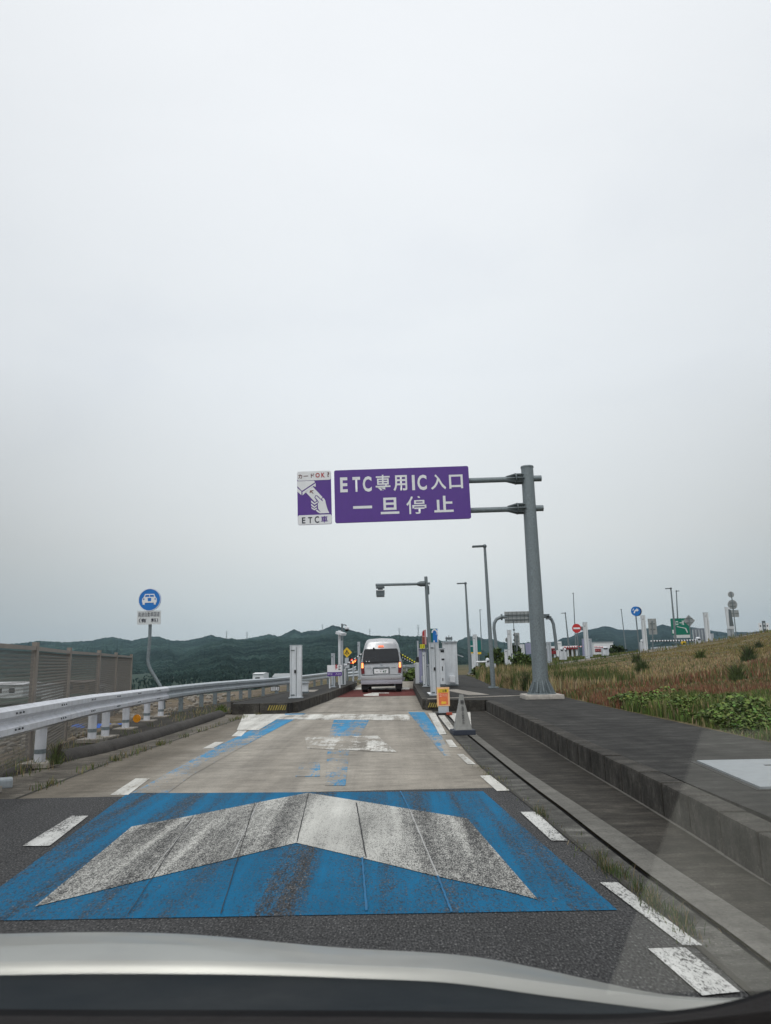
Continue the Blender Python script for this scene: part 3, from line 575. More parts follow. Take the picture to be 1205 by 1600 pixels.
for ch, a, b_, v0, v1, bo in (('E', 250, 282, .14, .425, .03), ('T', 303, 336, .14, .425, .03), ('C', 347, 385, .135, .43, .03), ('専', 402, 465, .115, .435, .012), ('用', 478, 537, .135, .435, .022), ('I', 558, 570, .14, .43, .0), ('C', 581, 621, .14, .435, .03), ('入', 638, 703, .14, .435, .022), ('口', 717, 776, .16, .425, .022),
                          ('一', 303, 384, .695, .745, .0), ('旦', 420, 499, .555, .865, .025), ('停', 530, 615, .545, .88, .008), ('止', 648, 730, .555, .865, .025)):
    txt(ch, pn, whp, ru(a), ru(b_), V(v1), V(v0), -.034, bo)
sp_, sw, sh = face('small_panel', [(464.5, 737.6), (517.4, 735.8), (518.5, 818.7), (465.6, 820.5)], t, purp, purp, .05, .014)
# local coordinates measured on a close view: x 150..945, y 180..1425
lx = lambda x: (x - 548) / 795 * sw; lz = lambda y: (802 - y) / 1245 * sh
for z0, z1 in ((180, 395), (1205, 1425)):
    r_ = rrect(lx(152), lx(944), lz(z1), lz(z0), .05)
    MB().prism(r_, -.036, -.031).build('white_band', whp, sp_)
lc = lambda pts: [(lx(a), lz(b)) for a, b in pts]
inkp = navy
b = MB()
b.prism(lc([(152, 405), (545, 405), (572, 440), (260, 635), (152, 520)]), -.036, -.031)
b.prism(lc([(152, 560), (245, 645), (245, 735), (152, 650)]), -.036, -.031)
b.prism(lc([(272, 660), (585, 465), (585, 545), (560, 550), (545, 520), (330, 690), (272, 740)]), -.036, -.031)
b.prism(lc([(345, 665), (520, 550), (740, 800), (700, 840), (620, 755), (575, 750), (550, 800), (600, 880), (555, 905)]), -.036, -.031)
b.prism(lc([(565, 790), (600, 765), (740, 900), (745, 880), (720, 835), (760, 815), (800, 870), (815, 950), (850, 1085), (890, 1175), (670, 1175), (610, 1140), (575, 1095), (605, 1085), (690, 1150), (630, 1060), (625, 950), (650, 910), (620, 860)]), -.036, -.031)
b.prism(lc([(470, 865), (550, 935), (625, 890), (625, 925), (550, 970), (470, 910)]), -.036, -.031)
b.prism(lc([(470, 940), (545, 1010), (605, 970), (605, 1000), (545, 1045), (470, 985)]), -.036, -.031)
b.prism(lc([(470, 1015), (540, 1065), (605, 1035), (605, 1065), (545, 1100), (480, 1060)]), -.036, -.031)
b.build('hand_and_card_pictogram', whp, sp_)
b = MB(); b.prism(lc([(440, 690), (452, 632), (530, 632), (528, 648), (478, 650), (530, 700), (522, 716), (466, 664), (458, 694)]), -.040, -.037); b.build('arrow', M('brown_ink', (.16, .03, .02), .5), sp_)
brown = M('brown_ink2', (.12, .02, .02), .5); redi = M('red_ink', (.45, .01, .02), .5)
for ch, a, b_, y0, y1, mt, bo in (('カ', 175, 270, 245, 345, brown, .02), ('ー', 305, 412, 280, 298, brown, 0), ('ド', 475, 555, 235, 335, brown, .02), ('O', 585, 685, 225, 335, redi, .03), ('K', 722, 805, 225, 335, redi, .03), ('?', 862, 912, 215, 330, brown, .02),
                              ('E', 250, 330, 1255, 1395, inkp, .02), ('T', 392, 492, 1255, 1395, inkp, .02), ('C', 545, 650, 1240, 1395, inkp, .02), ('車', 695, 850, 1240, 1390, purp, .02)):
    txt(ch, sp_, mt, lx(a), lx(b_), lz(y1), lz(y0), -.040, bo)
for z in armz:
    for bxx in (-2.0, -4.2, -5.2): MB().box(bxx, -.1, z - .03, .08, .16, .2).build('panel_bracket', galvd, t)
# ------------------------------------------------------------------ left guard rail
RP = [(-3.6, -6, .90), (-3.9, 0, .90), (-4.2, 6, .90), (-4.55, 9.2, .90), (-4.85, 11, .885), (-5.25, 13.3, .86), (-5.55, 15.5, .82), (-5.85, 18, .79), (-6.02, 20.6, .765), (-6.02, 23, .75), (-5.85, 25.5, .74), (-5.5, 28.4, .72), (-4.95, 32, .69), (-4.3, 38, .66), (-3.5, 46, .66), (-2.9, 58, .7), (-3.3, 74, .75)]
def railpt(y):
    ya = [p[1] for p in RP]; return Vector((float(np.interp(y, ya, [p[0] for p in RP])), y, float(np.interp(y, ya, [p[2] for p in RP]))))
def wbeam(y0, y1, mat, parent, name='beam', step=.5, pt=railpt, hgt=.36):
    prof = [(-.02, 0), (.03, -.03), (.065, -.045), (.065, -.115), (.0, -.165), (.0, -.195), (.065, -.245), (.065, -.315), (.03, -.33), (-.02, -.36)]
    prof = [(a, b * hgt / .36) for a, b in prof]
    ys_ = list(np.arange(y0, y1, step)) + [y1]; vs = []; n = len(prof)
    for y in ys_:
        p = pt(y); q = pt(y + .1) - pt(y - .1); q.z = 0; q.normalize(); nr = Vector((q.y, -q.x, 0))
        for a, b in prof: vs.append(p + nr * (a + .03) + Vector((0, 0, b)))
        for a, b in reversed(prof): vs.append(p + nr * (a + .024) + Vector((0, 0, b)))
    m2 = 2 * n; mb = MB(); mb.add(vs, [(i * m2 + k, i * m2 + (k + 1) % m2, (i + 1) * m2 + (k + 1) % m2, (i + 1) * m2 + k) for i in range(len(ys_) - 1) for k in range(m2)] + [tuple(range(m2)), tuple((len(ys_) - 1) * m2 + k for k in range(m2))])
    return mb.build(name, mat, parent, smooth=True)
t1 = T('guard_rail', 'bright white near stretch of the left guard rail', 'guard rail', (0, 0, 0))
t2 = T('guard_rail', 'dull grey far stretch of the left guard rail beyond the white one', 'guard rail', (0, 0, 0))
wbeam(-4, 20.62, railw, t1); wbeam(20.4, 74, galvl, t2, hgt=.35)
for y in np.arange(7.2, 20.5, 2.0):
    for dy in (-.12, .0, .12):
        for dz in (-.08, -.27):
            p = railpt(y + dy); MB().ball((p.x + .10, y + dy, p.z + dz - .0), .014, seg=6).build('bolt', M('bolt_dark', (.08, .09, .1), .5), t1)
for y in (4.5, 6.5, 8.4, 10.67, 13.85, 14.86, 16.63, 18.72, 20.17):
    p = railpt(y); z0 = .05 if y < 14 else .0; b = MB(); b.tube([(p.x - .06, y, z0 - .1), (p.x - .06, y, p.z - .02)], .075, 14); post = b.build('post', railw, t1, True)
    MB().tube([(p.x - .06, y, z0 + .13), (p.x - .06, y, z0 + .19)], .078, 14).build('band', galv, post, True)
    MB().box(p.x - .06, y, z0 - .01, .42, .42, .06).build('foot_pad', cbeam, post)
yy = 22.14
for y in (22.14, 24.21, 25.64, 27.01, 28.37, 29.36, 31.0, 33, 35, 37, 39, 41, 43, 45, 48, 52, 56, 60, 66, 72):
    p = railpt(y); MB().box(p.x - .05, y, p.z / 2 - .07, .12, .07, p.z + .12).build('post', galv, t2)
o = MB().tube([(-5.60, 16.9, .19), (-5.60, 16.93, .19)], .085, 18).build('round_reflector', amber); tag(o, 'amber round reflector low on the white guard rail', 'reflector')
# ------------------------------------------------------------------ mesh fence
FX = [(-3.9, 3.6), (-4.35, 7.3), (-5.17, 11.0), (-6.2, 14.6), (-6.85, 17.8), (-7.75, 21.4), (-8.75, 25.6)]
tf = T('mesh_fence', 'brown steel mesh fence on posts behind the left guard rail', 'fence', (0, 0, 0))
FT, FB = 1.64, -.12
for i, (x, y) in enumerate(FX):
    MB().box(x, y, (FT + FB) / 2 + .03, .075, .075, FT - FB + .08).build('post', fencem, tf)
for (xa, ya), (xb, yb) in zip(FX, FX[1:]):
    a = Vector((xa, ya, 0)); b_ = Vector((xb, yb, 0)); d = b_ - a; L = d.length; u = d / L; rz = math.atan2(u.y, u.x); mid = (a + b_) / 2
    MB().box(mid.x, mid.y, FT - .02, L - .08, .045, .055, rz=rz).build('top_rail', fencem, tf)
    mb = MB(); nrm = Vector((u.y, -u.x, 0)); z0, z1 = FB + .1, FT - .06; Hh = z1 - z0; sp = .05; run = Hh * .5
    for sgn in (1, -1):
        s = -run
        while s < L:
            s0, s1 = s, s + run; za, zb = z0, z1
            if s0 < .05: za = z0 + (.05 - s0) / run * Hh; s0 = .05
            if s1 > L - .05: zb = z0 + (L - .05 - s) / run * Hh; s1 = L - .05
            if zb > za + .02:
                zA, zB = (za, zb) if sgn > 0 else (z1 - (za - z0), z1 - (zb - z0))
                p = a + u * s0 + Vector((0, 0, zA)); q = a + u * s1 + Vector((0, 0, zB)); wv = u * .0014; nv = nrm * .002 * sgn
                mb.add([p - wv + nv, p + wv + nv, q + wv + nv, q - wv + nv, p - wv - nv, p + wv - nv, q + wv - nv, q - wv - nv], [(0, 1, 2, 3), (7, 6, 5, 4), (0, 4, 5, 1), (2, 6, 7, 3), (0, 3, 7, 4), (1, 5, 6, 2)])
            s += sp
    mb.build('mesh_panel', meshm, tf)
# white metal channel lying at the far left foot
o = MB().box(-4.62, 8.9, .05, .5, .22, .10, rz=.5, bev=.02).build('metal_channel', galvl); tag(o, 'pale steel channel lying below the near guard rail', 'metal channel')
# blue sheets, pipes, stones
def lump(name, x, y, z, sx, sy, sz, mat, seed, label, cat, group=None):
    r = random.Random(seed); bm = bmesh.new(); bmesh.ops.create_icosphere(bm, subdivisions=3, radius=1)
    for v in bm.verts:
        k = 1 + .22 * hsh(v.co.x * 3 + seed, v.co.y * 3 + v.co.z * 2) + r.uniform(-.05, .05); v.co = Vector((v.co.x * sx * k, v.co.y * sy * k, v.co.z * sz * k))
    me = bpy.data.meshes.new(name); bm.to_mesh(me); bm.free(); me.materials.append(mat); o = bpy.data.objects.new(name, me); COL.objects.link(o); o.location = (x, y, z); return tag(o, label, cat, group)
a = A(143, 1137, 18); lump('blue_sheet', a.x, 18, a.z - .05, .55, .5, .16, tarp, 1, 'crumpled blue tarpaulin on the ground left of the other', 'tarpaulin')
a = A(172, 1136, 18); lump('blue_sheet', a.x, 18, a.z - .05, .42, .4, .14, tarp, 2, 'smaller crumpled blue tarpaulin nearer the amber reflector', 'tarpaulin')
stone = M('field_stone', (.22, .20, .17), .9, 0, .3, 8, .2, bmp=.4)
sm = MB()
for k in range(420):
    y = random.uniform(13, 34); x = -random.uniform(6.2, 12.5); s_ = random.uniform(.03, .13); bm = bmesh.new(); bmesh.ops.create_icosphere(bm, subdivisions=1, radius=s_)
    bm.verts.index_update(); z = Hgt(x, y) + .05; sm.add([(x + v.co.x * random.uniform(.7, 1.3), y + v.co.y, z + v.co.z * .7) for v in bm.verts], [[v.index for v in f.verts] for f in bm.faces]); bm.free()
tag(sm.build('rubble', stone), 'scattered rubble on the earth behind the left guard rail', 'rubble', kind='stuff')
p0, p1 = A(262, 1108.5, 27), A(352, 1105.5, 30)
b = MB(); b.tube([p0, p1], .05, 10); b.tube([p0 + Vector((0, 0, .14)), p1 + Vector((0, 0, .14))], .035, 8)
for k in range(5): q = p0.lerp(p1, k / 4); b.tube([q - Vector((0, 0, .35)), q + Vector((0, 0, .14))], .03, 8)
tag(b.build('pipe_rail', whp), 'low white pipe railing behind the grey guard rail', 'railing')
# distant low buildings on the left plain
def shed(px0, px1, pyr, pye, pyb, Y, label, wall, roof, dep=12):
    a, b_ = A(px0, pye, Y), A(px1, pye, Y); zr = A(px0, pyr, Y).z; zb = A(px0, pyb, Y).z; zb = min(zb, -6); o = T('farm_shed', label, 'shed', ((a.x + b_.x) / 2, Y, zb)); L = (b_.x - a.x) / 2; he = a.z - zb; hr = zr - zb
    MB().box(0, dep / 2, he / 2, 2 * L, dep, he).build('wall', wall, o)
    r = MB(); r.add([(-L * 1.04, -.5, he), (L * 1.04, -.5, he), (L * 1.04, dep / 2, hr), (-L * 1.04, dep / 2, hr), (-L * 1.04, dep + .5, he), (L * 1.04, dep + .5, he)], [(0, 1, 2, 3), (3, 2, 5, 4), (0, 3, 4), (1, 5, 2)]); r.build('roof', roof, o)
    k = -L + 1.5
    while k < L - 1.5: MB().box(k, -.03, he * .55, 1.4, .08, he * .35).build('window', M('shed_window', (.04, .05, .055), .3), o); k += 3.2
grayroof = M('grey_roof', (.30, .32, .33), .6)
shed(-30, 36, 1067, 1071, 1084, 190, 'long white roofed shed seen low through the fence at far left', offw, whp)
shed(66, 82, 1068, 1072, 1082, 170, 'small pale hut between the first two fence bays', offw, grayroof, 6)
shed(84, 140, 1064, 1067, 1080, 210, 'brown roofed shed seen through the second fence bay', M('shed_brown', (.16, .13, .10), .8), M('brown_roof', (.15, .12, .10), .7))
shed(150, 168, 1070, 1073, 1082, 200, 'tiny pale shed seen through the third fence bay', offw, grayroof, 6)
shed(426, 462, 1053, 1058, 1066, 225, 'grey roofed building above the rail left of the white column', offw, grayroof, 10)
shed(395, 412, 1051.5, 1053, 1056, 235, 'tiny pale roof at the hill foot', whp, whp, 10)
# distant treeline / field band at foot
n = 26000; X = rng.uniform(-420, 60, n); Y = rng.uniform(330, 620, n); 
# ------------------------------------------------------------------ motor-vehicles-only sign at left
sb = Vector((-6.2, 20.5, 0)); t = T('round_road_sign', 'round blue sign with white car emblem above a white text plate', 'road sign', sb)
def L_(px, py, Y=20.5): v = A(px, py, Y); return Vector((v.x - sb.x, v.y - sb.y, v.z - sb.z))
b = MB(); k1 = L_(233, 1040); k2 = L_(249, 1070); b.tube([L_(235.5, 948), L_(234, 1000), L_(231.3, 1030), L_(232, 1038), L_(235, 1046), L_(246, 1064), L_(254, 1078), L_(255.5, 1086), L_(256, 1108)], .045, 12); b.build('pole', galv, t, True)
c = L_(235.5, 937.5); R0_ = .308
d1 = MB().disc(c.x, c.z, R0_, -.10, -.06, 40).build('sign_disc', blueS, t)
b = MB(); n_ = 40
vs = []; 
for k in range(n_):
    a = 2 * math.pi * k / n_
    vs += [(c.x + R0_ * .995 * math.cos(a), -.103, c.z + R0_ * .995 * math.sin(a)), (c.x + R0_ * .95 * math.cos(a), -.103, c.z + R0_ * .95 * math.sin(a))]
b.add(vs, [(2 * k, 2 * k + 1, (2 * k + 3) % (2 * n_), (2 * k + 2) % (2 * n_)) for k in range(n_)]); b.build('rim', whp, d1)
q = lambda x, y: (c.x + (x - 300) / 148 * .308, c.z + (228 - y) / 148 * .308)
b = MB(); ol = [(240, 152), (360, 152), (378, 195), (396, 215), (396, 262), (385, 268), (385, 292), (362, 294), (358, 268), (242, 268), (238, 294), (212, 292), (212, 268), (204, 262), (204, 215), (222, 195)]
b.prism([q(*p) for p in ol], -.108, -.104); b.build('car_emblem', whp, d1)
b = MB(); b.prism([q(*p) for p in [(248, 165), (296, 165), (296, 190), (240, 190)]], -.112, -.109); b.prism([q(*p) for p in [(304, 165), (352, 165), (362, 190), (304, 190)]], -.112, -.109); b.prism([q(*p) for p in [(276, 205), (325, 205), (320, 248), (280, 248)]], -.112, -.109)
b.disc(*q(225, 220), .02, -.112, -.109, 10); b.disc(*q(376, 220), .02, -.112, -.109, 10); b.build('emblem_window', blueS, d1)
pa, pb = L_(216.5, 955), L_(252, 975.5)
pl = MB().prism(rrect(pa.x, pb.x, pb.z, pa.z, .01), -.09, -.06).build('text_plate', offw, t)
wq = pb.x - pa.x; hq = pa.z - pb.z
txt('高速自動車国道', pl, navy, pa.x + wq * .04, pb.x - wq * .04, pa.z - hq * .44, pa.z - hq * .10, -.094, .0)
txt('（有', pl, navy, pa.x + wq * .08, pa.x + wq * .4, pa.z - hq * .86, pa.z - hq * .55, -.094, .02); txt('料）', pl, navy, pa.x + wq * .6, pa.x + wq * .90, pa.z - hq * .86, pa.z - hq * .55, -.094, .02)
# ------------------------------------------------------------------ generic builders for roadside gear
def column(name, label, cat, px0, px1, pyt, pyb, Y, mat=cabw, dep=.14, group=None, door=True):
    """a slim cabinet column: body, cap, hinged side strip, latch, foot plate"""
    a, b_, c_ = A(px0, pyt, Y), A(px1, pyt, Y), A((px0 + px1) / 2, pyb, Y); wd = b_.x - a.x; h = (a.z + b_.z) / 2 - c_.z
    o = T(name, label, cat, (c_.x, Y, c_.z), 0, group)
    MB().box(0, dep / 2, h / 2, wd, dep, h - .02, bev=.008).build('body', mat, o)
    MB().box(0, dep / 2, h - .005, wd + .02, dep + .02, .02).build('cap', cabd, o)
    if door:
        MB().box(wd * .07, -.007, h / 2, .012, .012, h - .1).build('seam', galvd, o)
        b = MB(); b.box(-wd * .25, -.008, h * .9, wd * .35, .02, .03); b.box(-wd * .25, -.008, h * .06, wd * .35, .02, .03); b.build('hinge', galvd, o)
    MB().box(0, dep / 2, .01, wd + .08, dep + .08, .02).build('foot_plate', galvl, o)
    return o, wd, h
for lab, p0_, p1_, t_, b_, Y, s in (('white sensor column standing on the left island corner', 453, 470.5, 1008, 1091, 22.7, 1), ('white sensor column on the right island behind the orange notice', 674, 688.5, 1004, 1087, 22.3, 1)):
    o, wd, h = column('sensor_column', lab, 'sensor column', p0_, p1_, t_, b_, Y, dep=.3)
    MB().prism(rrect(-.035, .012, h * .47, h * .53, .01), -.03, .0).build('lock', blk, o)
    MB().box(-wd * .38, -.01, h / 2, .008, .02, h * .96).build('edge_strip', galvl, o)
# equipment on the left island
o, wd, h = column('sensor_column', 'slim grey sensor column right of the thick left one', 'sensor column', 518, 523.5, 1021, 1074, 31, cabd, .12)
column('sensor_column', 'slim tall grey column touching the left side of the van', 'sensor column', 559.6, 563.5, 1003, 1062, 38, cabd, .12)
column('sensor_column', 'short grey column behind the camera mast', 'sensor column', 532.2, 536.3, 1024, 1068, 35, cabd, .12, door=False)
def cam_mast():
    Y = 32.5; bs = A(531, 1069, Y); o = T('camera_mast', 'white camera mast with dome camera and box camera on top', 'camera mast', bs); L = lambda px, py, dy=0: A(px, py, Y + dy) - bs
    MB().tube([(0, 0, 0), L(530.6, 985)], .06, 10).build('pole', cabw, o, True)
    MB().tube([L(536.5, 1069, .4), L(535, 977, .4)], .035, 8).build('conduit', galv, o)
    b = MB(); a = L(532.5, 990); b.box(a.x + .02, -.15, a.z, .30, .42, .12, rz=-.5, ry=.3, bev=.02); b.build('box_camera', cabw, o)
    b = MB(); a = L(534, 980); b.box(a.x, .2, a.z - .02, .06, .08, .36); b.tube([L(534, 976.5, .2), L(540, 976.5, .2), L(542, 979, .2)], .025, 8); b.build('bracket', galvd, o)
    a = L(542, 981.5, .2); d = MB().ball(a, .10, sc=(1, 1, .9)).build('dome_camera', cabw, o, True); MB().ball((a.x, a.y, a.z - .06), .085).build('dome_glass', blk, d, True)
    c_ = L(534, 1010); MB().box(c_.x, .1, c_.z - .4, .09, .1, 1.3).build('side_channel', cabd, o)
cam_mast()
Y = 30; a, b_ = A(511.5, 1039.5, Y), A(534.3, 1056, Y); bs = Vector(((a.x + b_.x) / 2, Y, .27)); t = T('lane_notice', 'white and purple notice panel behind the slim column on the left island', 'notice board', bs)
wd = b_.x - a.x; zt = a.z - .27; zb = b_.z - .27; zm = zb + (zt - zb) * .36
MB().prism(rrect(-wd / 2, wd / 2, zm, zt, .01), -.02, .02).build('white_panel', whp, t); MB().prism(rrect(-wd / 2, wd / 2, zb, zm - .004, .01), -.02, .02).build('purple_panel', purp, t)
MB().tube([(-.2, .05, 0), (-.2, .05, zt)], .03, 8).build('post', cabw, t); MB().tube([(.2, .05, 0), (.2, .05, zt)], .03, 8).build('post', cabw, t)
txt('停', t, M('red_ink', (.45, .01, .02), .5), wd * .03, wd * .20, zm + .08, zm + .30, -.024, .02); txt('止', t, navy, wd * .26, wd * .42, zm + .08, zm + .30, -.024, .02)
txt('ETC', t, whp, -wd * .46, -wd * .15, zb + .05, zm - .05, -.024, .02); txt('入口', t, whp, wd * .05, wd * .42, zb + .05, zm - .05, -.024, .02)
Y = 34; a = A(511, 1036, Y); b_ = A(560, 1045, Y); cc = A(535, 1050, Y)
o = T('gate_machine', 'white barrier machine with a round head on the left island', 'gate machine', (A(535, 1068, Y).x, Y, .27)); ob = Vector(o.location)
MB().box(0, 0, .35, .34, .5, .7, bev=.03).build('cabinet', cabw, o)
a = A(534.5, 1040, Y) - ob; MB().ball(a, .14, sc=(1.3, 1, .75)).build('head', cabw, o, True)
def stripe_arm(o, P0, P1, r, n, m0, m1, name='barrier_arm'):
    mb = MB(); 
    for k in range(n): mb.tube([P0.lerp(P1, k / n), P0.lerp(P1, (k + 1) / n)], r, 8, m=k % 2)
    return mb.build(name, [m0, m1], o)
stripe_arm(o, A(536, 1043, Y) - ob, A(572, 1017, Y) - ob, .035, 16, whp, blk)
Y = 33.0
bs = Vector((A(655, 1072, Y).x, Y, .27)); o = T('gate_machine', 'barrier machine at the right kerb beside the lavender cabinet', 'gate machine', bs)
MB().box(0, .1, .45, .30, .45, .9, bev=.03).build('cabinet', cabw, o); a = A(655, 1040, Y) - bs; MB().ball(a, .13, sc=(1.1, 1, .9)).build('head', cabw, o, True); MB().box(a.x - .05, .1, a.z + .22, .14, .12, .3, bev=.02).build('motor', blk, o)
stripe_arm(o, A(652, 1037, Y) - bs, A(612, 1014, Y) - bs, .04, 22, limeS, blk, 'upper_arm'); stripe_arm(o, A(652, 1040, Y) - bs, A(612, 1018.5, Y) - bs, .022, 22, whp, blk, 'lower_arm')
# white railing behind on the left
# led sign
Y = 39; a = A(545, 1028, Y); b_ = A(558.5, 1038, Y); bs = Vector(((a.x + b_.x) / 2, Y, .2)); t = T('led_sign', 'black message sign lit red and orange left of the van', 'message sign', bs)
wd = b_.x - a.x; z0, z1 = b_.z - .2, a.z - .2; MB().box(0, .08, (z0 + z1) / 2, wd, .16, z1 - z0).build('housing', blk, t); MB().tube([(0, .1, 0), (0, .1, z0)], .04, 8).build('post', cabd, t); MB().box(0, .1, .02, .3, .3, .04).build('foot_plate', cabw, t)
led = M('led_red', (.6, .03, .01), .4, emit=(1, .06, .02, 1.2)); led2 = M('led_orange', (.9, .3, .05), .4, emit=(1, .35, .1, 2.2))
b = MB(); r = random.Random(2); zc = (z0 + z1) / 2
for dx, dz, rr, mi in ((-.06, .06, .055, 0), (.05, .07, .05, 0), (-.01, .0, .05, 1), (.1, -.01, .045, 1), (-.12, -.01, .035, 0), (.0, -.08, .045, 1), (.15, .05, .035, 0), (.05, -.04, .04, 0), (-.1, -.1, .03, 0)): b.disc(dx, zc + dz, rr, -.02, -.001, 10, m=mi)
b.build('lamp_matrix', [led, led2], t)
# yellow diamond
Y = 40; c = A(542.2, 1019.5, Y); bs = Vector((c.x, Y, .2)); t = T('diamond_sign', 'yellow diamond warning sign with black arrows on the left island', 'road sign', bs); r = .27; z = c.z - .2
MB().prism([(-r, z), (0, z - r), (r, z), (0, z + r)], -.02, .02).build('sign_plate', yelS, t); MB().tube([(0, .05, 0), (0, .05, z + .1)], .04, 8).build('post', galv, t); MB().box(0, .0, z - .55, .24, .06, .55).build('plate_below', cabd, t)
b = MB(); b.prism([(-.02, z - .14), (.02, z - .14), (.02, z + .04), (.06, z + .04), (0, z + .15), (-.06, z + .04), (-.02, z + .04)], -.026, -.021); b.prism([(-.13, z - .08), (-.09, z - .1), (-.035, z + .0), (-.06, z + .03)], -.026, -.021); b.prism([(.13, z - .08), (.09, z - .1), (.035, z + .0), (.06, z + .03)], -.026, -.021); b.build('arrow', blk, t)
# hazard stripes on island noses
def hazard(p0, p1, z0, z1, label):
    p0 = Vector(p0); p1 = Vector(p1); d = p1 - p0; L = d.length; u = d / L; nrm = Vector((u.y, -u.x)); mb = MB(); nn = 11; sl = .5
    def P(s, z): q = p0 + u * s + nrm * .006; return (q.x, q.y, z)
    mb.add([P(0, z0), P(L, z0), P(L, z1), P(0, z1)], [(0, 1, 2, 3)], 0)
    q2 = nrm * .003
    for k in range(8):
        s = L * k / 8; wdt = L / 16; sh_ = L / 9; f = lambda s_, z: (p0.x + u.x * min(L, s_) + nrm.x * .010, p0.y + u.y * min(L, s_) + nrm.y * .010, z)
        mb.add([f(s, z0), f(s + wdt, z0), f(s + wdt + sh_, z1), f(s + sh_, z1)], [(0, 1, 2, 3)], 1)
    return tag(mb.build('hazard_tape', [blk, yeld]), label, 'hazard tape')
hazard((-3.25, 20.235), (-2.74, 20.235), .09, .22, 'black and yellow striped tape on the left island nose'); hazard((1.0, 20.15), (1.45, 19.92), .08, .2, 'black and yellow striped tape on the right island nose')
# ------------------------------------------------------------------ right island gear
def signal():
    Y = 29.6; bs = Vector((A(675, 1072.5, Y).x, Y, .266)); t = T('antenna_gantry', 'grey cantilever pole holding a dark antenna box over the lane', 'antenna gantry', bs); L = lambda px, py: A(px, py, Y) - bs
    MB().tube([(0, 0, 0), L(665.5, 901) * 1.0], [.075, .065], 14).build('pole', galv, t, True)
    p = L(671, 912); q_ = L(587, 914); MB().tube([L(672, 911.5), L(650, 912.3)], .045, 12).build('arm_socket', galv, t, True)
    MB().tube([L(652, 912.5), q_], .055, 12).build('arm', galv, t, True)
    b = MB(); b.tube([L(664, 912), L(657, 912.3), L(651, 912.7)], [.11, .11, .05], 10); b.build('arm_clamp', galvd, t, True)
    a = L(594.5, 926); b = MB(); b.box(a.x, 0, a.z, .34, .34, .18, bev=.02); b.box(a.x, -.02, a.z - .12, .32, .38, .10, bev=.02); bx_ = b.build('antenna_box', galvd, t)
    MB().box(a.x, -.18, a.z + .08, .28, .01, .022).build('bright_strip', whp, bx_)
    b = MB(); b.box(a.x, 0, a.z + .14, .2, .2, .1); b.box(a.x, 0, a.z + .2, .34, .26, .06); b.box(a.x, 0, a.z + .28, .32, .1, .06); b.build('mount', galvd, t)
    b = MB(); c_ = L(667.6, 922); b.box(c_.x + .06, 0, c_.z, .05, .1, .35); b.build('junction_box', galvd, t)
signal()
def cabinet(name, label, px0, px1, pyt, pyb, Y, mat, dep, extra=None, cat='cabinet'):
    a, b_, c_ = A(px0, pyt, Y), A(px1, pyt, Y), A((px0 + px1) / 2, pyb, Y); wd = b_.x - a.x; h = (a.z + b_.z) / 2 - c_.z; o = T(name, label, cat, (c_.x, Y, c_.z))
    MB().box(0, dep / 2, h / 2 + .02, wd, dep, h - .04, bev=.01).build('body', mat, o); MB().box(0, dep / 2 - .02, h - .01, wd + .06, dep + .08, .04).build('roof', cabd, o); MB().box(0, dep / 2, .02, wd + .03, dep + .03, .05).build('plinth', galvd, o)
    return o, wd, h
o, wd, h = cabinet('equipment_cabinet', 'largest white equipment cabinet on the right island, with a small box on its front', 695.5, 716.5, 1002.5, 1071.5, 28.4, cabw, .7)
MB().box(.03, -.06, .24, .2, .12, .24, bev=.01).build('small_box', whp, o)
b = MB(); b.box(-.02, .2, h + .12, .26, .05, .1); b.tube([(-.12, .2, h), (-.12, .2, h + .2)], .012, 6); b.tube([(.08, .2, h), (.08, .2, h + .2)], .012, 6); b.tube([(-.02, .2, h), (-.02, .2, h + .24)], .012, 6); b.build('aerial', galvd, o)
MB().box(wd / 2 + .1, .3, h * .68, .3, .3, .03, ry=.35).build('awning', cabd, o)
o, wd, h = cabinet('ticket_machine', 'narrow pale ticket machine with dark slots between column and large cabinet', 688.8, 696.2, 1013, 1071, 27.6, cabw, .4, cat='ticket machine')
b = MB(); b.box(.02, -.006, h * .92, .13, .012, .08); b.box(.03, -.006, h * .70, .10, .012, .06); b.box(0, -.006, h * .45, .03, .012, .16); b.box(.0, -.006, h * .16, .03, .012, .1); b.build('slot', blk, o)
o, wd, h = cabinet('control_cabinet', 'lavender control cabinet below the bright yellow plate', 656.5, 669.5, 1013, 1068, 31.5, lav, .4)
b = MB(); b.box(.06, -.006, h * .75, .05, .012, .4); b.build('dark_window', blk, o); MB().box(-.02, -.01, h * .15, .2, .02, .2).build('door_panel', cabd, o)
column('sensor_column', 'slim white column at the kerb in front of the lavender cabinet', 'sensor column', 662, 667, 1019, 1073, 28.5, cabw, .12)
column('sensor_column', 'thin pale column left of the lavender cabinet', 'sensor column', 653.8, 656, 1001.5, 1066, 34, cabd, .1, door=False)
column('sensor_column', 'short grey column at the foot of the gantry pole', 'sensor column', 668.3, 673, 1038, 1073, 28.8, cabd, .14)
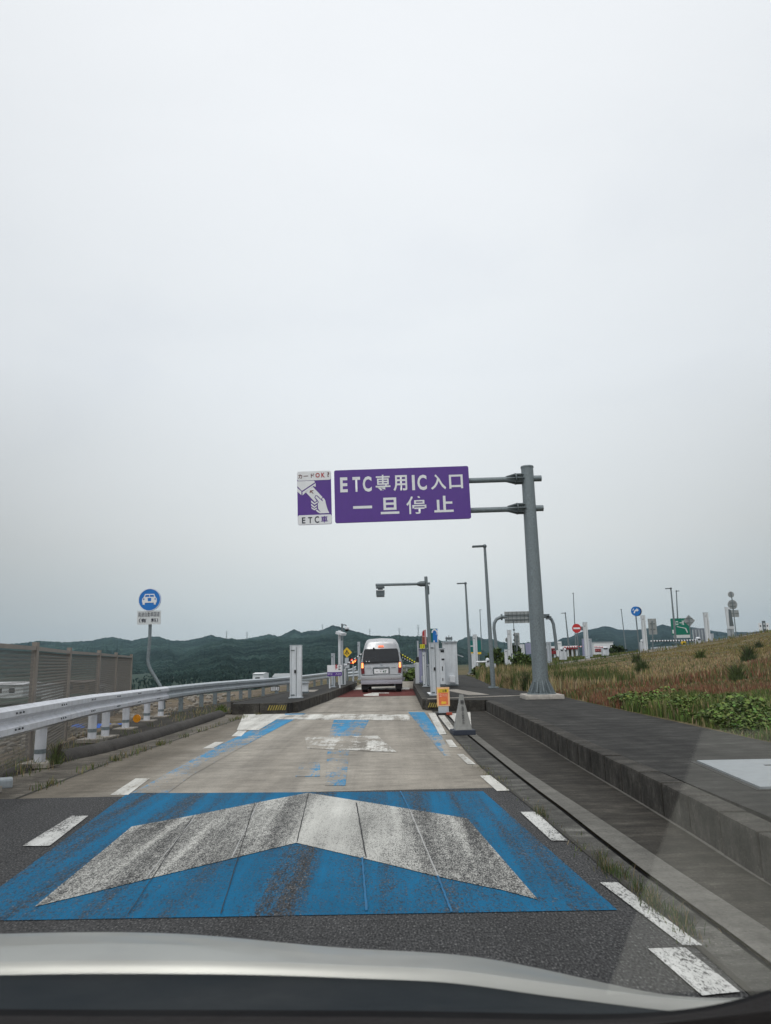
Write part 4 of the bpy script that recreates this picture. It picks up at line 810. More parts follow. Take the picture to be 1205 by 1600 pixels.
# yellow plate, red flag sign
Y = 31; a = A(656.3, 1007, Y); b_ = A(663.8, 1013.2, Y); bs = Vector(((a.x + b_.x) / 2, Y, .27)); t = T('lane_plate', 'bright yellow number plate above the lavender cabinet', 'sign', bs); wd = b_.x - a.x
MB().prism(rrect(-wd / 2, wd / 2, b_.z - .27, a.z - .27, .005), -.02, .02).build('plate', limeS, t); MB().tube([(0, .05, 0), (0, .05, a.z - .27)], .025, 8).build('post', galv, t)
b = MB(); zc = (a.z + b_.z) / 2 - .27
for dx in (-.045, .045):
    b.box(dx, -.023, zc, .015, .004, .11); 
    for dz in (-.04, 0, .04): b.box(dx, -.023, zc + dz, .06, .004, .012)
b.build('lettering', M('olive_ink', (.25, .25, .02), .5), t)
a = A(659.5, 984, Y); b_ = A(667, 1007, Y); bs = Vector(((a.x + b_.x) / 2, Y + .2, .27)); t = T('vertical_sign', 'narrow red and pink vertical sign half hidden by the gantry pole', 'sign', bs); wd = b_.x - a.x; z0, z1 = b_.z - .27, a.z - .27
MB().prism([(-wd / 2, z0), (wd / 2, z0), (wd / 2, z1), (-wd * .1, z1), (-wd / 2, z1 - .12)], -.02, .02).build('board', M('pink_sheeting', (.55, .32, .32), .5), t); MB().box(-.03, -.025, z0 + .16, .1, .008, .32).build('red_field', M('brick_sheeting', (.25, .07, .05), .5), t); MB().box(-.02, -.025, z1 - .15, .06, .008, .2).build('red_mark', M('red_ink', (.45, .01, .02), .5), t)
MB().tube([(.06, .05, 0), (.06, .05, z1)], .03, 8).build('post', galv, t)
# blue / green sign with white arch
Y = 31.5; a = A(672.3, 982.4, Y); b_ = A(684.3, 1004, Y); bs = Vector(((a.x + b_.x) / 2, Y, .27)); t = T('toll_sign', 'blue and green sign with a white arch mark above the cabinets', 'sign', bs); wd = b_.x - a.x; z0, z1 = b_.z - .27, a.z - .27; hh = z1 - z0
MB().prism([(-wd / 2, z0), (wd / 2, z0), (wd / 2, z1), (-wd / 2, z1)], -.02, .02).build('green_board', tealS, t); MB().prism([(-wd * .18, z0), (wd / 2, z0), (wd / 2, z1 - .02), (-wd * .18, z1 - .02)], -.026, -.021).build('blue_board', blueS, t)
b = MB(); cx = wd * .08; cz = z1 - hh * .3; o1 = []; 
for k in range(13): an = math.pi * k / 12; o1.append((cx + .13 * math.cos(an), cz + .16 * math.sin(an)))
for k in range(12, -1, -1): an = math.pi * k / 12; o1.append((cx + .075 * math.cos(an), cz + .10 * math.sin(an)))
b.prism(o1, -.032, -.027); b.prism([(cx + .04, cz - .06), (cx + .16, cz), (cx + .16, cz - .07)], -.032, -.027); b.box(cx - .03, -.029, z0 + .05, .05, .004, .08); b.box(cx + .13, -.029, z0 + .14, .04, .004, .25); b.build('arch_mark', whp, t)
MB().tube([(.0, .05, 0), (.0, .05, z1 - .05)], .035, 8).build('post', galv, t)
# orange notice
Y = 18.3; a = A(682.3, 1074.5, Y); b_ = A(703.2, 1103.5, Y); bs = Vector(((a.x + b_.x) / 2, Y, .006)); t = T('orange_notice', 'orange and yellow notice board on a grey foot before the right island', 'notice board', bs); wd = b_.x - a.x; z0, z1 = b_.z, a.z; hh = z1 - z0
MB().prism(rrect(-wd / 2, wd / 2, z0, z1, .008), -.01, .02).build('board', M('peach_sheeting', (.85, .50, .26), .5), t)
MB().prism([(-wd * .42, z1 - hh * .28), (wd * .42, z1 - hh * .28), (wd * .42, z1 - hh * .09), (-wd * .42, z1 - hh * .09)], -.014, -.011).build('yellow_field', yelS, t)
MB().prism([(-wd * .36, z0 + hh * .07), (wd * .36, z0 + hh * .07), (wd * .36, z1 - hh * .29), (-wd * .36, z1 - hh * .29)], -.014, -.011).build('orange_field', orgS, t)
txt('ご注意', t, M('dark_green_ink', (.03, .05, .02), .5), -wd * .3, wd * .3, z1 - hh * .26, z1 - hh * .11, -.017, .01)
pk = M('pale_peach_ink', (.85, .42, .28), .5); yk = M('yellow_ink', (.85, .50, .04), .5)
txt('2', t, pk, -wd * .30, -wd * .12, z1 - hh * .50, z1 - hh * .33, -.017, .02); txt('時間', t, pk, -wd * .05, wd * .30, z1 - hh * .50, z1 - hh * .34, -.017, .0); txt('通行止', t, M('orange_ink', (.80, .30, .06), .5), -wd * .22, wd * .2, z1 - hh * .70, z1 - hh * .55, -.017, .0)
b = MB(); zc = z0 + hh * .18; b.prism([(-wd * .2, zc), (-wd * .08, zc + .05), (-wd * .08, zc + .028), (wd * .22, zc + .028), (wd * .22, zc - .028), (-wd * .08, zc - .028), (-wd * .08, zc - .05)], -.017, -.0145); b.build('arrow', yk, t)
MB().box(0, .06, z0 / 2 + .02, wd * .8, .12, z0 + .0).build('foot', cabd, t); MB().box(-.02, .06, .03, wd * .95, .26, .05).build('base', blk, t)
o = MB().box(bs.x + .12, Y - .08, .045, .12, .1, .06, rz=.4, bev=.01).build('red_block', M('red_brown', (.35, .06, .03), .7)); tag(o, 'small red block lying beside the orange notice foot', 'block')
# grey pyramid cone
Y = 13.75; a = A(725, 1144, Y); bs = Vector((a.x - .02, Y, .006)); t = T('traffic_cone', 'faded grey pyramid cone with vertical lettering on a navy base', 'traffic cone', bs, .06)
gc = M('faded_cone_grey', (.27, .27, .255), .7, 0, .12, 14, .25)
MB().box(0, 0, .04, .40, .40, .085, bev=.012).build('base', M('navy_rubber', (.028, .036, .055), .7, 0, .1, 10, .2), t)
hT = A(722, 1086, Y).z; b = MB(); lv = [(.085, .150), (.14, .135), (hT - .16, .055), (hT - .14, .050), (hT, .034)]
vs = [];
for z, w_ in lv: vs += [(-w_, -w_, z), (w_, -w_, z), (w_, w_, z), (-w_, w_, z)]
b.add(vs, [(4 * i + k, 4 * i + (k + 1) % 4, 4 * i + 4 + (k + 1) % 4, 4 * i + 4 + k) for i in range(len(lv) - 1) for k in range(4)] + [(16, 17, 18, 19)]); b.build('body', gc, t)
b = txt('進\n入\n禁\n止', t, M('faded_ink', (.07, .07, .07), .7), -.022, .022, .20, .50, 0, .015, vertical=True)
b.rotation_euler = (R_(-10.5), 0, 0); b.location = (0, -.173, .0); b['label'] = 'faded dark vertical lettering'
o = MB().box(0, -.062, hT - .12, .05, .03, .05).build('emblem', M('faded_ink', (.07, .07, .07), .7), t)
# steel plate on the walkway
pp = [G(x, y, .285) for x, y in ((1090, 1189), (1205, 1190), (1207, 1231), (1184, 1231))]
Pq = [(3.06, 7.77), (4.35, 7.72), (4.2, 6.15), (2.93, 6.22)]
o = MB().slab(Pq, .262, .287).build('steel_cover', M('scuffed_steel', (.27, .295, .31), .5, .1, .12, 9, .15)); tag(o, 'pale steel access cover lying on the right walkway', 'access cover')
mb = MB(); mb.slab([(3.52, 7.35), (3.7, 7.35), (3.7, 7.31), (3.52, 7.31)], .2872, .290); mb.build('handle_slot', blk, o)
struct(MB().slab([(x + (-.05 if i in (0, 3) else .05), y + (.05 if i < 2 else -.05)) for i, (x, y) in enumerate(Pq)], .26, .270).build('cover_recess', M('recess_dark', (.03, .03, .03), .9)))
# pale slab patches on island
struct(MB().slab([(1.85, 26.3), (2.35, 26.3), (2.9, 22.2), (2.3, 22.2)], .26, .270).build('pale_slab', cbeam)); struct(MB().slab([(1.2, 23.3), (1.65, 23.3), (1.65, 24.6), (1.2, 24.6)], .26, .271).build('pale_slab', whp)); struct(MB().slab([(-3.3, 27.3), (-2.7, 27.3), (-2.7, 29), (-3.2, 29)], .26, .270).build('pale_slab', cbeam))
# lane number sign among the rail posts and a small tilted box
Y = 29; a = A(423, 1072.5, Y); b_ = A(437, 1080, Y); bs = Vector(((a.x + b_.x) / 2, Y, 0)); t = T('kilometre_plate', 'small dark plate with white characters below the far guard rail', 'sign', bs); wd = b_.x - a.x
MB().prism([(-wd / 2, b_.z), (wd / 2, b_.z), (wd / 2, a.z), (-wd / 2, a.z)], -.01, .01).build('plate', M('plate_dark', (.05, .055, .05), .6), t); MB().tube([(0, .03, -.1), (0, .03, a.z)], .02, 6).build('post', galv, t); txt('路面凍結', t, whp, -wd * .46, wd * .46, b_.z + .02, a.z - .02, -.014, .015)
o, wd, h = cabinet('junction_box', 'small white box on a stand right of the left sensor column', 470.5, 481, 1066, 1083, 24.5, cabw, .25, cat='box')
# ------------------------------------------------------------------ street lamps
def lamp(label, pxt, pyt, pxb, pyb, Y, pxh, r0=.09, mat=galv):
    bs = A(pxb, pyb, Y); t = T('street_lamp', label, 'street lamp', bs, 0, 'street lamps around the interchange'); tp = A(pxt, pyt, Y) - bs; hd = A(pxh, pyt, Y) - bs
    MB().tube([(0, 0, -.05), (tp.x * .3, 0, tp.z * .3), tp], [r0, r0 * .85, r0 * .55], 10).build('pole', mat, t, True)
    if Y < 80: MB().box(0, 0, .02, r0 * 4, r0 * 4, .04).build('base_plate', mat, t)
    s = 1 if hd.x > tp.x else -1; ln = abs(hd.x - tp.x); k = max(.06, r0 * .7)
    b = MB(); b.box(tp.x + s * ln * .55, 0, tp.z + .0, ln * .9, max(.2, k * 2), k, ry=s * .03, bev=k * .25); b.build('lamp_head', galvd, t); MB().ball((tp.x, 0, tp.z), r0 * .9).build('joint', galvd, t, True)
lamp('tallest near street lamp right of the lane, left of the big sign pole', 757.5, 853.5, 771, 1075, 26.8, 738, .085)
lamp('slimmer street lamp between the gantry and the tallest lamp', 727.5, 911.5, 735.5, 1052.5, 51, 714, .11)
lamp('tiny distant lamp behind the arched frame left end', 750, 953, 753, 1015, 150, 753, .12)
lamp('small distant lamp left of the no entry sign', 883.5, 958, 889, 1010, 100, 877, .12)
lamp('thin distant lamp above the no entry sign', 896, 927, 900, 1012, 125, 894, .11)
lamp('thin distant lamp left of the blue round sign', 971, 952.5, 978, 1014, 130, 969.5, .11)
lamp('larger lamp in front of the green direction sign', 1048.5, 919.5, 1056.5, 1005, 62, 1040, .1)
lamp('smaller lamp just behind the larger one by the green sign', 1057, 923.5, 1060, 985, 85, 1061.5, .1)
# ------------------------------------------------------------------ arched sign frame
Y = 60; bs = Vector((A(822, 1028, Y).x, Y, .5)); t = T('arched_sign_frame', 'arched pipe frame carrying a wide sign seen from behind', 'sign frame', bs); L = lambda px, py: A(px, py, Y) - bs
MB().tube([L(776.5, 1026), L(775, 1006), L(772, 982), L(772.5, 974), L(776, 967.5), L(783, 964.3), L(792, 964)], .13, 12).build('left_leg', galv, t, True)
MB().tube([L(870, 1016), L(868, 998), L(865, 975), L(862, 968), L(856, 963.8), L(846, 963)], .13, 12).build('right_leg', galv, t, True)
MB().tube([L(788, 964.2), L(850, 963)], .10, 12).build('crossbar', galv, t, True)
a, b_ = L(788, 956), L(838, 973); MB().box((a.x + b_.x) / 2, -.05, (a.z + b_.z) / 2, b_.x - a.x, .08, a.z - b_.z).build('sign_back', signback, t)
b = MB()
for k in range(1, 8): x = a.x + (b_.x - a.x) * k / 8; b.box(x, -.11, (a.z + b_.z) / 2, .03, .03, a.z - b_.z)
for k in (.3, .7): b.box((a.x + b_.x) / 2, -.13, b_.z + (a.z - b_.z) * k, b_.x - a.x, .05, .06)
b.build('stiffener', galvd, t)
b = MB(); c = L(853, 962.5); b.box(c.x, -.1, c.z, .5, .3, .28); c = L(857, 965.5); b.box(c.x, -.1, c.z, .4, .3, .25); b.build('flange_clamp', galvd, t)
c = L(784, 964.3); MB().tube([(c.x - .05, 0, c.z), (c.x + .05, 0, c.z)], .25, 12).build('flange', galvd, t)
# ------------------------------------------------------------------ middle distance columns etc
column('sensor_column', 'pair-like tall white column left of the tall lamp base', 'sensor column', 742, 748, 991.5, 1053, 48, cabw, .25)
column('sensor_column', 'tall pale column beneath the arched frame, left of the big pole', 'sensor column', 796.5, 802.5, 984.5, 1046, 46, cabw, .25)
column('sensor_column', 'pale column hugging the right side of the big sign pole', 'sensor column', 848.5, 854, 982, 1036, 50, cabw, .25)
column('sensor_column', 'tall pale column right of the no entry sign', 'sensor column', 916, 922, 972.5, 1029, 48, cabw, .25)
column('sensor_column', 'tall pale column beside the striped barrier left end', 'sensor column', 1008, 1013.5, 961.6, 1020.5, 47, cabw, .25)
column('sensor_column', 'tall pale column right of the striped barrier', 'sensor column', 1106.5, 1112.5, 957, 1012, 47, cabw, .25)
column('sensor_column', 'short pale column behind the tall one right of the barrier', 'sensor column', 1112.5, 1117.5, 990, 1013, 48, cabd, .25, door=False)
column('sensor_column', 'short pale column with a black latch left of the ladder frame', 'sensor column', 790.6, 798, 1014.7, 1047.5, 44, cabw, .25)
column('sensor_column', 'short white column at the left foot of the tall pair', 'sensor column', 738.5, 742, 1021, 1054, 47, cabw, .2, door=False)
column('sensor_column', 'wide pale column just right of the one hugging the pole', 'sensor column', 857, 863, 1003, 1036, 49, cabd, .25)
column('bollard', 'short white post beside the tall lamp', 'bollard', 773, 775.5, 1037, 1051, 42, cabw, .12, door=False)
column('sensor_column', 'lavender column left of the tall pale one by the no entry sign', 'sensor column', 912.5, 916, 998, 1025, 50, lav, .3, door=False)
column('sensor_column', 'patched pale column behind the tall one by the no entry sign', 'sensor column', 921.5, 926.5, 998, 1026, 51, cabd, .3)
def gate(label, px0, px1, pyt, pyb, Y, arm=None, mats=(whp, whp), n=1):
    a, b_, c_ = A(px0, pyt, Y), A(px1, pyt, Y), A((px0 + px1) / 2, pyb, Y); wd = b_.x - a.x; h = a.z - c_.z; o = T('gate_machine', label, 'gate machine', (c_.x, Y, c_.z)); w2 = wd * .9
    MB().box(0, .15, h * .38, w2, .4, h * .76, bev=.04).build('cabinet', cabw, o); MB().ball((0, .1, h * .84), wd * .48, sc=(1, 1, .8 * h * .34 / wd)).build('head', cabw, o, True); MB().box(0, -.06, h * .74, wd * .5, .06, h * .08).build('arm_clamp', blk, o)
    if arm: bs = Vector(o.location); stripe_arm(o, A(arm[0], arm[1], Y) - bs, A(arm[2], arm[3], Y) - bs, .05, n, *mats)
gate('barrier machine with a short white arm left of the tall lamp', 760, 766.5, 1027.5, 1051, 44, (761, 1034, 744.5, 1034.5), (offw, whp), 4)
gate('barrier machine at the left end of the striped barrier', 1003, 1011, 998, 1021, 47.5)
gate('barrier machine at the right end of the striped barrier', 1089.6, 1097.5, 994.6, 1013, 49, (1090, 1000.5, 1017, 1001.8), (blk, whp), 34)
gate('low barrier machine in front of the white red building', 941.5, 952.5, 1010, 1024.5, 56, (942, 1011.5, 928, 1010.5), (redS, whp), 12)
gate('low barrier machine left of the no entry sign', 875.5, 882, 1011, 1031, 56, (882, 1011.5, 912, 1010.3), (redS, whp), 16)
gate('small barrier machine beside the low one left of the no entry sign', 882.5, 886.5, 1012, 1031, 55)
# ladder frame, disc backs, backs of signs
def back(name, label, shape, px, py, sz, pxb, pyb, Y, mat=signback, poles=1, cat='road sign'):
    c = A(px, py, Y); bq = A(pxb, pyb, Y); t = T(name, label, cat, bq); z = c.z - bq.z; x = c.x - bq.x
    if shape == 'disc': pnl = MB().disc(x, z, sz[0], -.02, .02, 28)
    elif shape == 'diamond': pnl = MB().prism([(x - sz[0], z), (x, z - sz[0]), (x + sz[0], z), (x, z + sz[0])], -.02, .02)
    else: pnl = MB().prism([(x - sz[0], z - sz[1]), (x + sz[0], z - sz[1]), (x + sz[0], z + sz[1]), (x - sz[0], z + sz[1])], -.02, .02)
    pnl.build('sign_plate', mat, t); hh = sz[-1]
    MB().tube([(0, .06 if mat is not signback else -.06, 0), (x, .06 if mat is not signback else -.06, z + hh * .7)], .045, 8).build('post', galv, t)
    if mat is signback:
        b = MB(); b.box(x, -.04, z + hh * .35, sz[0] * 1.2, .03, .05); b.box(x, -.04, z - hh * .35, sz[0] * 1.2, .03, .05); b.build('stiffener', galvd, t)
    return t, x, z
back('round_sign_back', 'small round sign back beside the tall column under the arch', 'disc', 793.6, 1000, (.16,), 795, 1040, 47)
back('square_sign_back', 'grey sign back right of the tall column under the arch', 'rect', 808, 998.5, (.16, .38), 808, 1040, 47)
back('louvred_sign_back', 'grey ribbed sign back right of the column by the striped barrier', 'rect', 1019.8, 979, (.26, .5), 1020, 1018, 48)
back('diamond_road_sign', 'grey diamond sign back overlapping the green direction sign', 'diamond', 1077, 970, (.47,), 1080, 1008, 60)
t, x, z = back('round_sign_back', 'stack of round grey sign backs at far right', 'disc', 1144.8, 944.8, (.42,), 1150.5, 996, 66)
c2 = A(1142.4, 929, 66) - Vector(t.location); MB().disc(c2.x, c2.z, .27, -.02, .02, 24).build('upper_disc', signback, t); a = A(1139, 953.5, 66) - Vector(t.location); b_ = A(1155, 964, 66) - Vector(t.location)
MB().box((a.x + b_.x) / 2, -.02, (a.z + b_.z) / 2, b_.x - a.x, .04, a.z - b_.z).build('lower_plate', signback, t); MB().tube([(x, -.06, z), (c2.x, -.06, c2.z + .2)], .045, 8).build('upper_post', galv, t); MB().box((a.x + b_.x) / 2, -.05, (a.z + b_.z) / 2, b_.x - a.x, .03, .04).build('stiffener', galvd, t)
Y = 62; bs = A(1141, 997, Y); t = T('message_board', 'tilted white framed dark message board beside the round sign backs', 'message board', bs); L = lambda px, py: A(px, py, Y) - bs
q4 = [L(1132.8, 948.5), L(1138.5, 949), L(1147.8, 983.5), L(1137, 984)]
MB().prism([(p.x, p.z) for p in [L(1132.8, 948.5), L(1140, 949.5), L(1147.8, 983), L(1137.5, 984)]], -.08, .08).build('frame', cabw, t); MB().prism([(p.x, p.z) for p in [L(1137.5, 952), L(1141.5, 953), L(1146, 978), L(1139.5, 978.5)]], -.1, -.085).build('dark_screen', galvd, t)
MB().box(L(1139.5, 990).x, 0, L(1139.5, 990).z - .1, .22, .16, .95).build('leg', galvl, t); MB().box(L(1145, 990).x, 0, L(1145, 990).z - .1, .22, .16, .95).build('leg', galvl, t)
Y = 90; a = A(1185, 973, Y); b_ = A(1202.5, 986, Y); bs = Vector(((a.x + b_.x) / 2, Y, A(1193, 988, Y).z)); t = T('billboard', 'small white billboard trio on the crest at the right edge', 'billboard', bs); wd = b_.x - a.x; h = a.z - bs.z
MB().box(-wd * .34, 0, h * .5, wd * .3, .1, h * .9).build('panel', whp, t); MB().box(wd * .34, 0, h * .5, wd * .3, .1, h * .9).build('panel', whp, t); MB().box(0, -.1, h * .62, wd * .3, .1, h * 1.1).build('dark_panel', galvd, t)
b = MB(); b.box(0, -.16, h * .85, wd * .2, .02, h * .22); b.box(0, -.16, h * .45, wd * .2, .02, h * .22); b.build('screen', cabd, t); b = MB(); b.box(-wd * .34, -.06, h * .65, wd * .12, .02, h * .16); b.box(wd * .34, -.06, h * .65, wd * .12, .02, h * .16); b.build('symbol', navy, t)
# no entry
t, x, z = back('no_entry_sign', 'round red no entry sign with a white bar', 'disc', 901.2, 981.8, (.30,), 905.5, 1024, 50, mat=redS); MB().box(x, -.024, z, .44, .01, .11).build('white_bar', whp, t); MB().box(x + .38, .05, z - .02, .12, .1, .26).build('lamp_box', galvd, t)
t, x, z = back('round_blue_sign', 'round blue sign with white arrow beside the far barrier', 'disc', 993.5, 955, (.31,), 1000, 1019, 49, mat=blueS)
b = MB(); b.prism([(x - .16, z - .12), (x - .10, z + .02), (x - .02, z + .10), (x + .06, z + .12), (x + .06, z + .2), (x + .2, z + .06), (x + .06, z - .04), (x + .06, z + .03), (x - .02, z + .0), (x - .08, z - .14)], -.03, -.024); b.prism([(x - .18, z + .03), (x - .1, z + .14), (x - .13, z + .18), (x - .22, z + .06)], -.03, -.024); b.build('arrow', whp, t); MB().disc(x + .1, z - .01, .31, .03, .06, 28).build('second_disc', navy, t)
# green direction signs
Y = 84; a = A(1047.6, 966.5, Y); b_ = A(1079.5, 991.5, Y); bs = Vector(((a.x + b_.x) / 2, Y, A(1062, 1008, Y).z)); t = T('direction_sign', 'green direction sign with white lettering behind the far barrier', 'road sign', bs); wd = b_.x - a.x; z0, z1 = b_.z - bs.z, a.z - bs.z; hh = z1 - z0
pnl = MB().prism(rrect(-wd / 2, wd / 2, z0, z1, .06), -.04, .04).build('board', greenS, t); MB().prism([(-wd * .4, z0 - .35), (wd * .5, z0 - .35), (wd * .5, z0 - .02), (-wd * .4, z0 - .02)], -.04, .04).build('lower_strip', offw, t)
for xx in (-.3, .3): MB().tube([(wd * xx, .1, 0), (wd * xx, .1, z1)], .07, 8).build('post', galv, t)
txt('出口', pnl, whp, -wd * .38, -wd * .12, z1 - hh * .42, z1 - hh * .14, -.045, .02); txt('一般', pnl, whp, -wd * .05, wd * .2, z1 - hh * .42, z1 - hh * .14, -.045, .02)
b = MB(); b.tube([(-wd * .2, -.05, z1 - hh * .5), (wd * .25, -.05, z1 - hh * .62)], .035, 6); b.tube([(wd * .25, -.05, z1 - hh * .62), (wd * .33, -.05, z0 + hh * .12)], .06, 6); b.box(-wd * .38, -.05, z0 + hh * .2, wd * .16, .02, hh * .22); b.build('route_line', whp, pnl)
Y = 70; a = A(734, 1001, Y); b_ = A(752, 1018.5, Y); bs = Vector(((a.x + b_.x) / 2, Y, .5)); t = T('direction_sign', 'green direction sign between the two nearest street lamps', 'road sign', bs); wd = b_.x - a.x; z0, z1 = b_.z - .5, a.z - .5
pnl = MB().prism([(-wd / 2, z0), (wd / 2, z0), (wd / 2, z1), (-wd / 2, z1)], -.04, .04).build('board', tealS, t); b = MB(); b.box(-wd * .2, -.05, (z0 + z1) / 2 + .02, wd * .5, .02, .08); b.box(0, -.05, z0 + .2, .12, .02, .32); b.box(-.02, -.05, z0 + .9, .35, .02, .18); b.build('white_marks', whp, pnl)
MB().box(0, 0, z0 - .12, wd, .06, .2).build('yellow_strip', yelS, t); [MB().tube([(xx, .1, -.5), (xx, .1, z1)], .06, 8).build('post', galv, t) for xx in (-.3, .3)]
# ladder frame + striped aerial
Y = 45; bs = A(802.5, 1046, Y); t = T('ladder_frame', 'dark ladder frame beside the short column with a black latch', 'frame', bs); L = lambda px, py: A(px, py, Y) - bs
for x_ in (800, 805): MB().tube([L(x_, 1046), L(x_ - .5, 1021)], .022, 6).build('upright', galvd, t)
for y_ in (1022, 1030, 1037.5): MB().tube([L(799, y_), L(806.5, y_)], .03, 6).build('rung', galvd, t)
Y = 46.5; bs = A(806, 1040, Y); t = T('wind_gauge_pole', 'thin pole with small instruments under the arched sign', 'instrument pole', bs); L = lambda px, py: A(px, py, Y) - bs
MB().tube([(0, 0, 0), L(802.6, 971)], .022, 6).build('pole', galvd, t); b = MB(); [b.ball(L(803.2 + k * .25, 984 + k * 8), .07) for k in range(4)]; b.box(L(802.6, 971).x, 0, L(802.6, 971).z, .1, .06, .06); b.build('instrument', galvd, t)
Y = 75; a, b_ = A(806, 1007, Y), A(820, 1022, Y); o = T('white_screen', 'white panel wall behind the bush left of the big pole', 'panel', (a.x, Y, b_.z)); MB().box((b_.x - a.x) / 2, 0, (a.z - b_.z) / 2, b_.x - a.x, .15, a.z - b_.z).build('board', cabw, o); b = MB(); [b.box((b_.x - a.x) * k / 4, -.09, (a.z - b_.z) / 2, .03, .03, a.z - b_.z) for k in range(1, 4)]; b.build('rib', cabd, o)
a, b_ = A(821, 1005, 78), A(832, 1022, 78); o = T('lavender_screen', 'lavender panel wall half hidden by the big pole', 'panel', (a.x, 78, b_.z)); MB().box((b_.x - a.x) / 2, 0, (a.z - b_.z) / 2, b_.x - a.x, .15, a.z - b_.z).build('board', lav, o)
o = T('noise_screen', 'grey slatted screen between the barrier and the far right column', 'screen', A(1084, 1004, 64)); bs = Vector(o.location); b_ = A(1105.5, 981.5, 64) - bs; MB().box(b_.x / 2, 0, b_.z / 2, b_.x, .1, b_.z).build('board', M('screen_grey', (.20, .23, .27), .6), o)
b = MB(); [b.box(b_.x * k / 5, -.07, b_.z * .45, .07, .05, b_.z * .9) for k in range(6)]; b.build('rib', cabd, o)
o = MB().disc(0, 0, .2, -.03, .03, 16).build('yellow_disc', yelS); o.location = A(1068.6, 1005.5, 52); tag(o, 'yellow round marker under the striped barrier', 'marker'); q_ = MB(); q_.box(0, -.035, 0, .12, .01, .12, ry=.78); q_.tube([(0, 0, -.2), (0, 0, -.7)], .02, 6); q_.build('dark_mark', blk, o)
# far guard rails
def farrail(label, pts, mat=galvl, h=.32):
    t = T('guard_rail', label, 'guard rail', (0, 0, 0)); mb = MB()
    for p, q in zip(pts, pts[1:]):
        for dz in (-.09, -.25): mb.tube([Vector(p) + Vector((0, 0, dz)), Vector(q) + Vector((0, 0, dz))], .06, 8)
        mb.add([Vector(p), Vector(q), Vector(q) - Vector((0, 0, h)), Vector(p) - Vector((0, 0, h)), Vector(p) + Vector((0, .02, 0)), Vector(q) + Vector((0, .02, 0)), Vector(q) + Vector((0, .02, -h)), Vector(p) + Vector((0, .02, -h))], [(0, 1, 2, 3), (7, 6, 5, 4), (0, 4, 5, 1), (3, 2, 6, 7)])
    mb.build('beam', mat, t)
    for p, q in zip(pts, pts[1:]):
        p, q = Vector(p), Vector(q); n = max(1, int((q - p).length / 2.2))
        for k in range(n): c = p.lerp(q, (k + .5) / n); MB().box(c.x, c.y + .1, c.z - .35, .1, .08, .7).build('post', mat, t)
farrail('short guard rail below the striped barrier', [A(1017, 1011.5, 51), A(1091, 1006.5, 52)])
farrail('distant guard rail seen to the right of the van', [A(560, 1043, 80), A(612, 1039.5, 84), A(658, 1038, 86)])
farrail('dark guard rail along the crest at far right', [A(1152, 991.5, 60), A(1180, 987, 60), A(1290, 975, 60)], galvd, .2)
farrail('low guard rail in front of the left message sign', [A(536, 1050.5, 44), A(566, 1047.5, 44)])
# low white buildings at the toll plaza
Y = 112; a = A(927.5, 1004, Y); b_ = A(959.5, 1023.5, Y); o = T('service_building', 'flat white building with dark red band at right of the toll plaza', 'building', ((a.x + b_.x) / 2, Y, b_.z)); wd = b_.x - a.x; h = a.z - b_.z
MB().box(0, 2.5, h / 2, wd, 5, h).build('wall', whp, o); MB().box(0, 2.5, h + .04, wd + .2, 5.2, .08).build('roof', cabd, o); MB().box(-wd * .2, -.04, h * .40, wd * .5, .08, h * .24).build('red_band', darkred, o)
b = MB(); [b.box(-wd * .4 + wd * .1 * k, -.1, h * .40, wd * .06, .03, h * .1) for k in range(5)]; b.build('lettering', M('faded_pink', (.5, .2, .2), .5), o); MB().box(wd * .3, -.05, h * .3, wd * .12, .1, h * .5).build('door', cabd, o)
a = A(862, 1009.5, Y); b_ = A(912, 1026, Y); o = T('toll_canopy', 'long low white roofed building with red stripe behind the no entry sign', 'building', ((a.x + b_.x) / 2, Y + 3, b_.z)); wd = b_.x - a.x; h = a.z - b_.z
MB().box(0, 2, h - .15, wd, 5, .3).build('roof', whp, o); MB().box(0, -.54, h - .42, wd, .1, .2).build('red_stripe', darkred, o); MB().box(0, 3, (h - .5) / 2, wd * .96, 3, h - .5).build('wall', M('interior_tan', (.22, .19, .12), .8), o)
for k in range(7): MB().box(-wd / 2 + .3 + k * (wd - .6) / 6, -.3, (h - .5) / 2, .25, .25, h - .5).build('pillar', cabw, o)
MB().box(-wd * .30, -.55, h * .45, wd * .2, .1, h * .3).build('red_board', darkred, o)
a = A(869, 1002.5, 108); b_ = A(877, 1010, 108); o = T('white_tank', 'white block above the left end of the long low building', 'building', (a.x, 108, b_.z - 1.4)); MB().box((b_.x - a.x) / 2, 0, (a.z - b_.z + 1.4) / 2, b_.x - a.x, .8, a.z - b_.z + 1.4, bev=.04).build('wall', whp, o); MB().box((b_.x - a.x) / 2, -.42, a.z - b_.z + 1.1, (b_.x - a.x) * .6, .05, .12).build('vent', cabd, o)
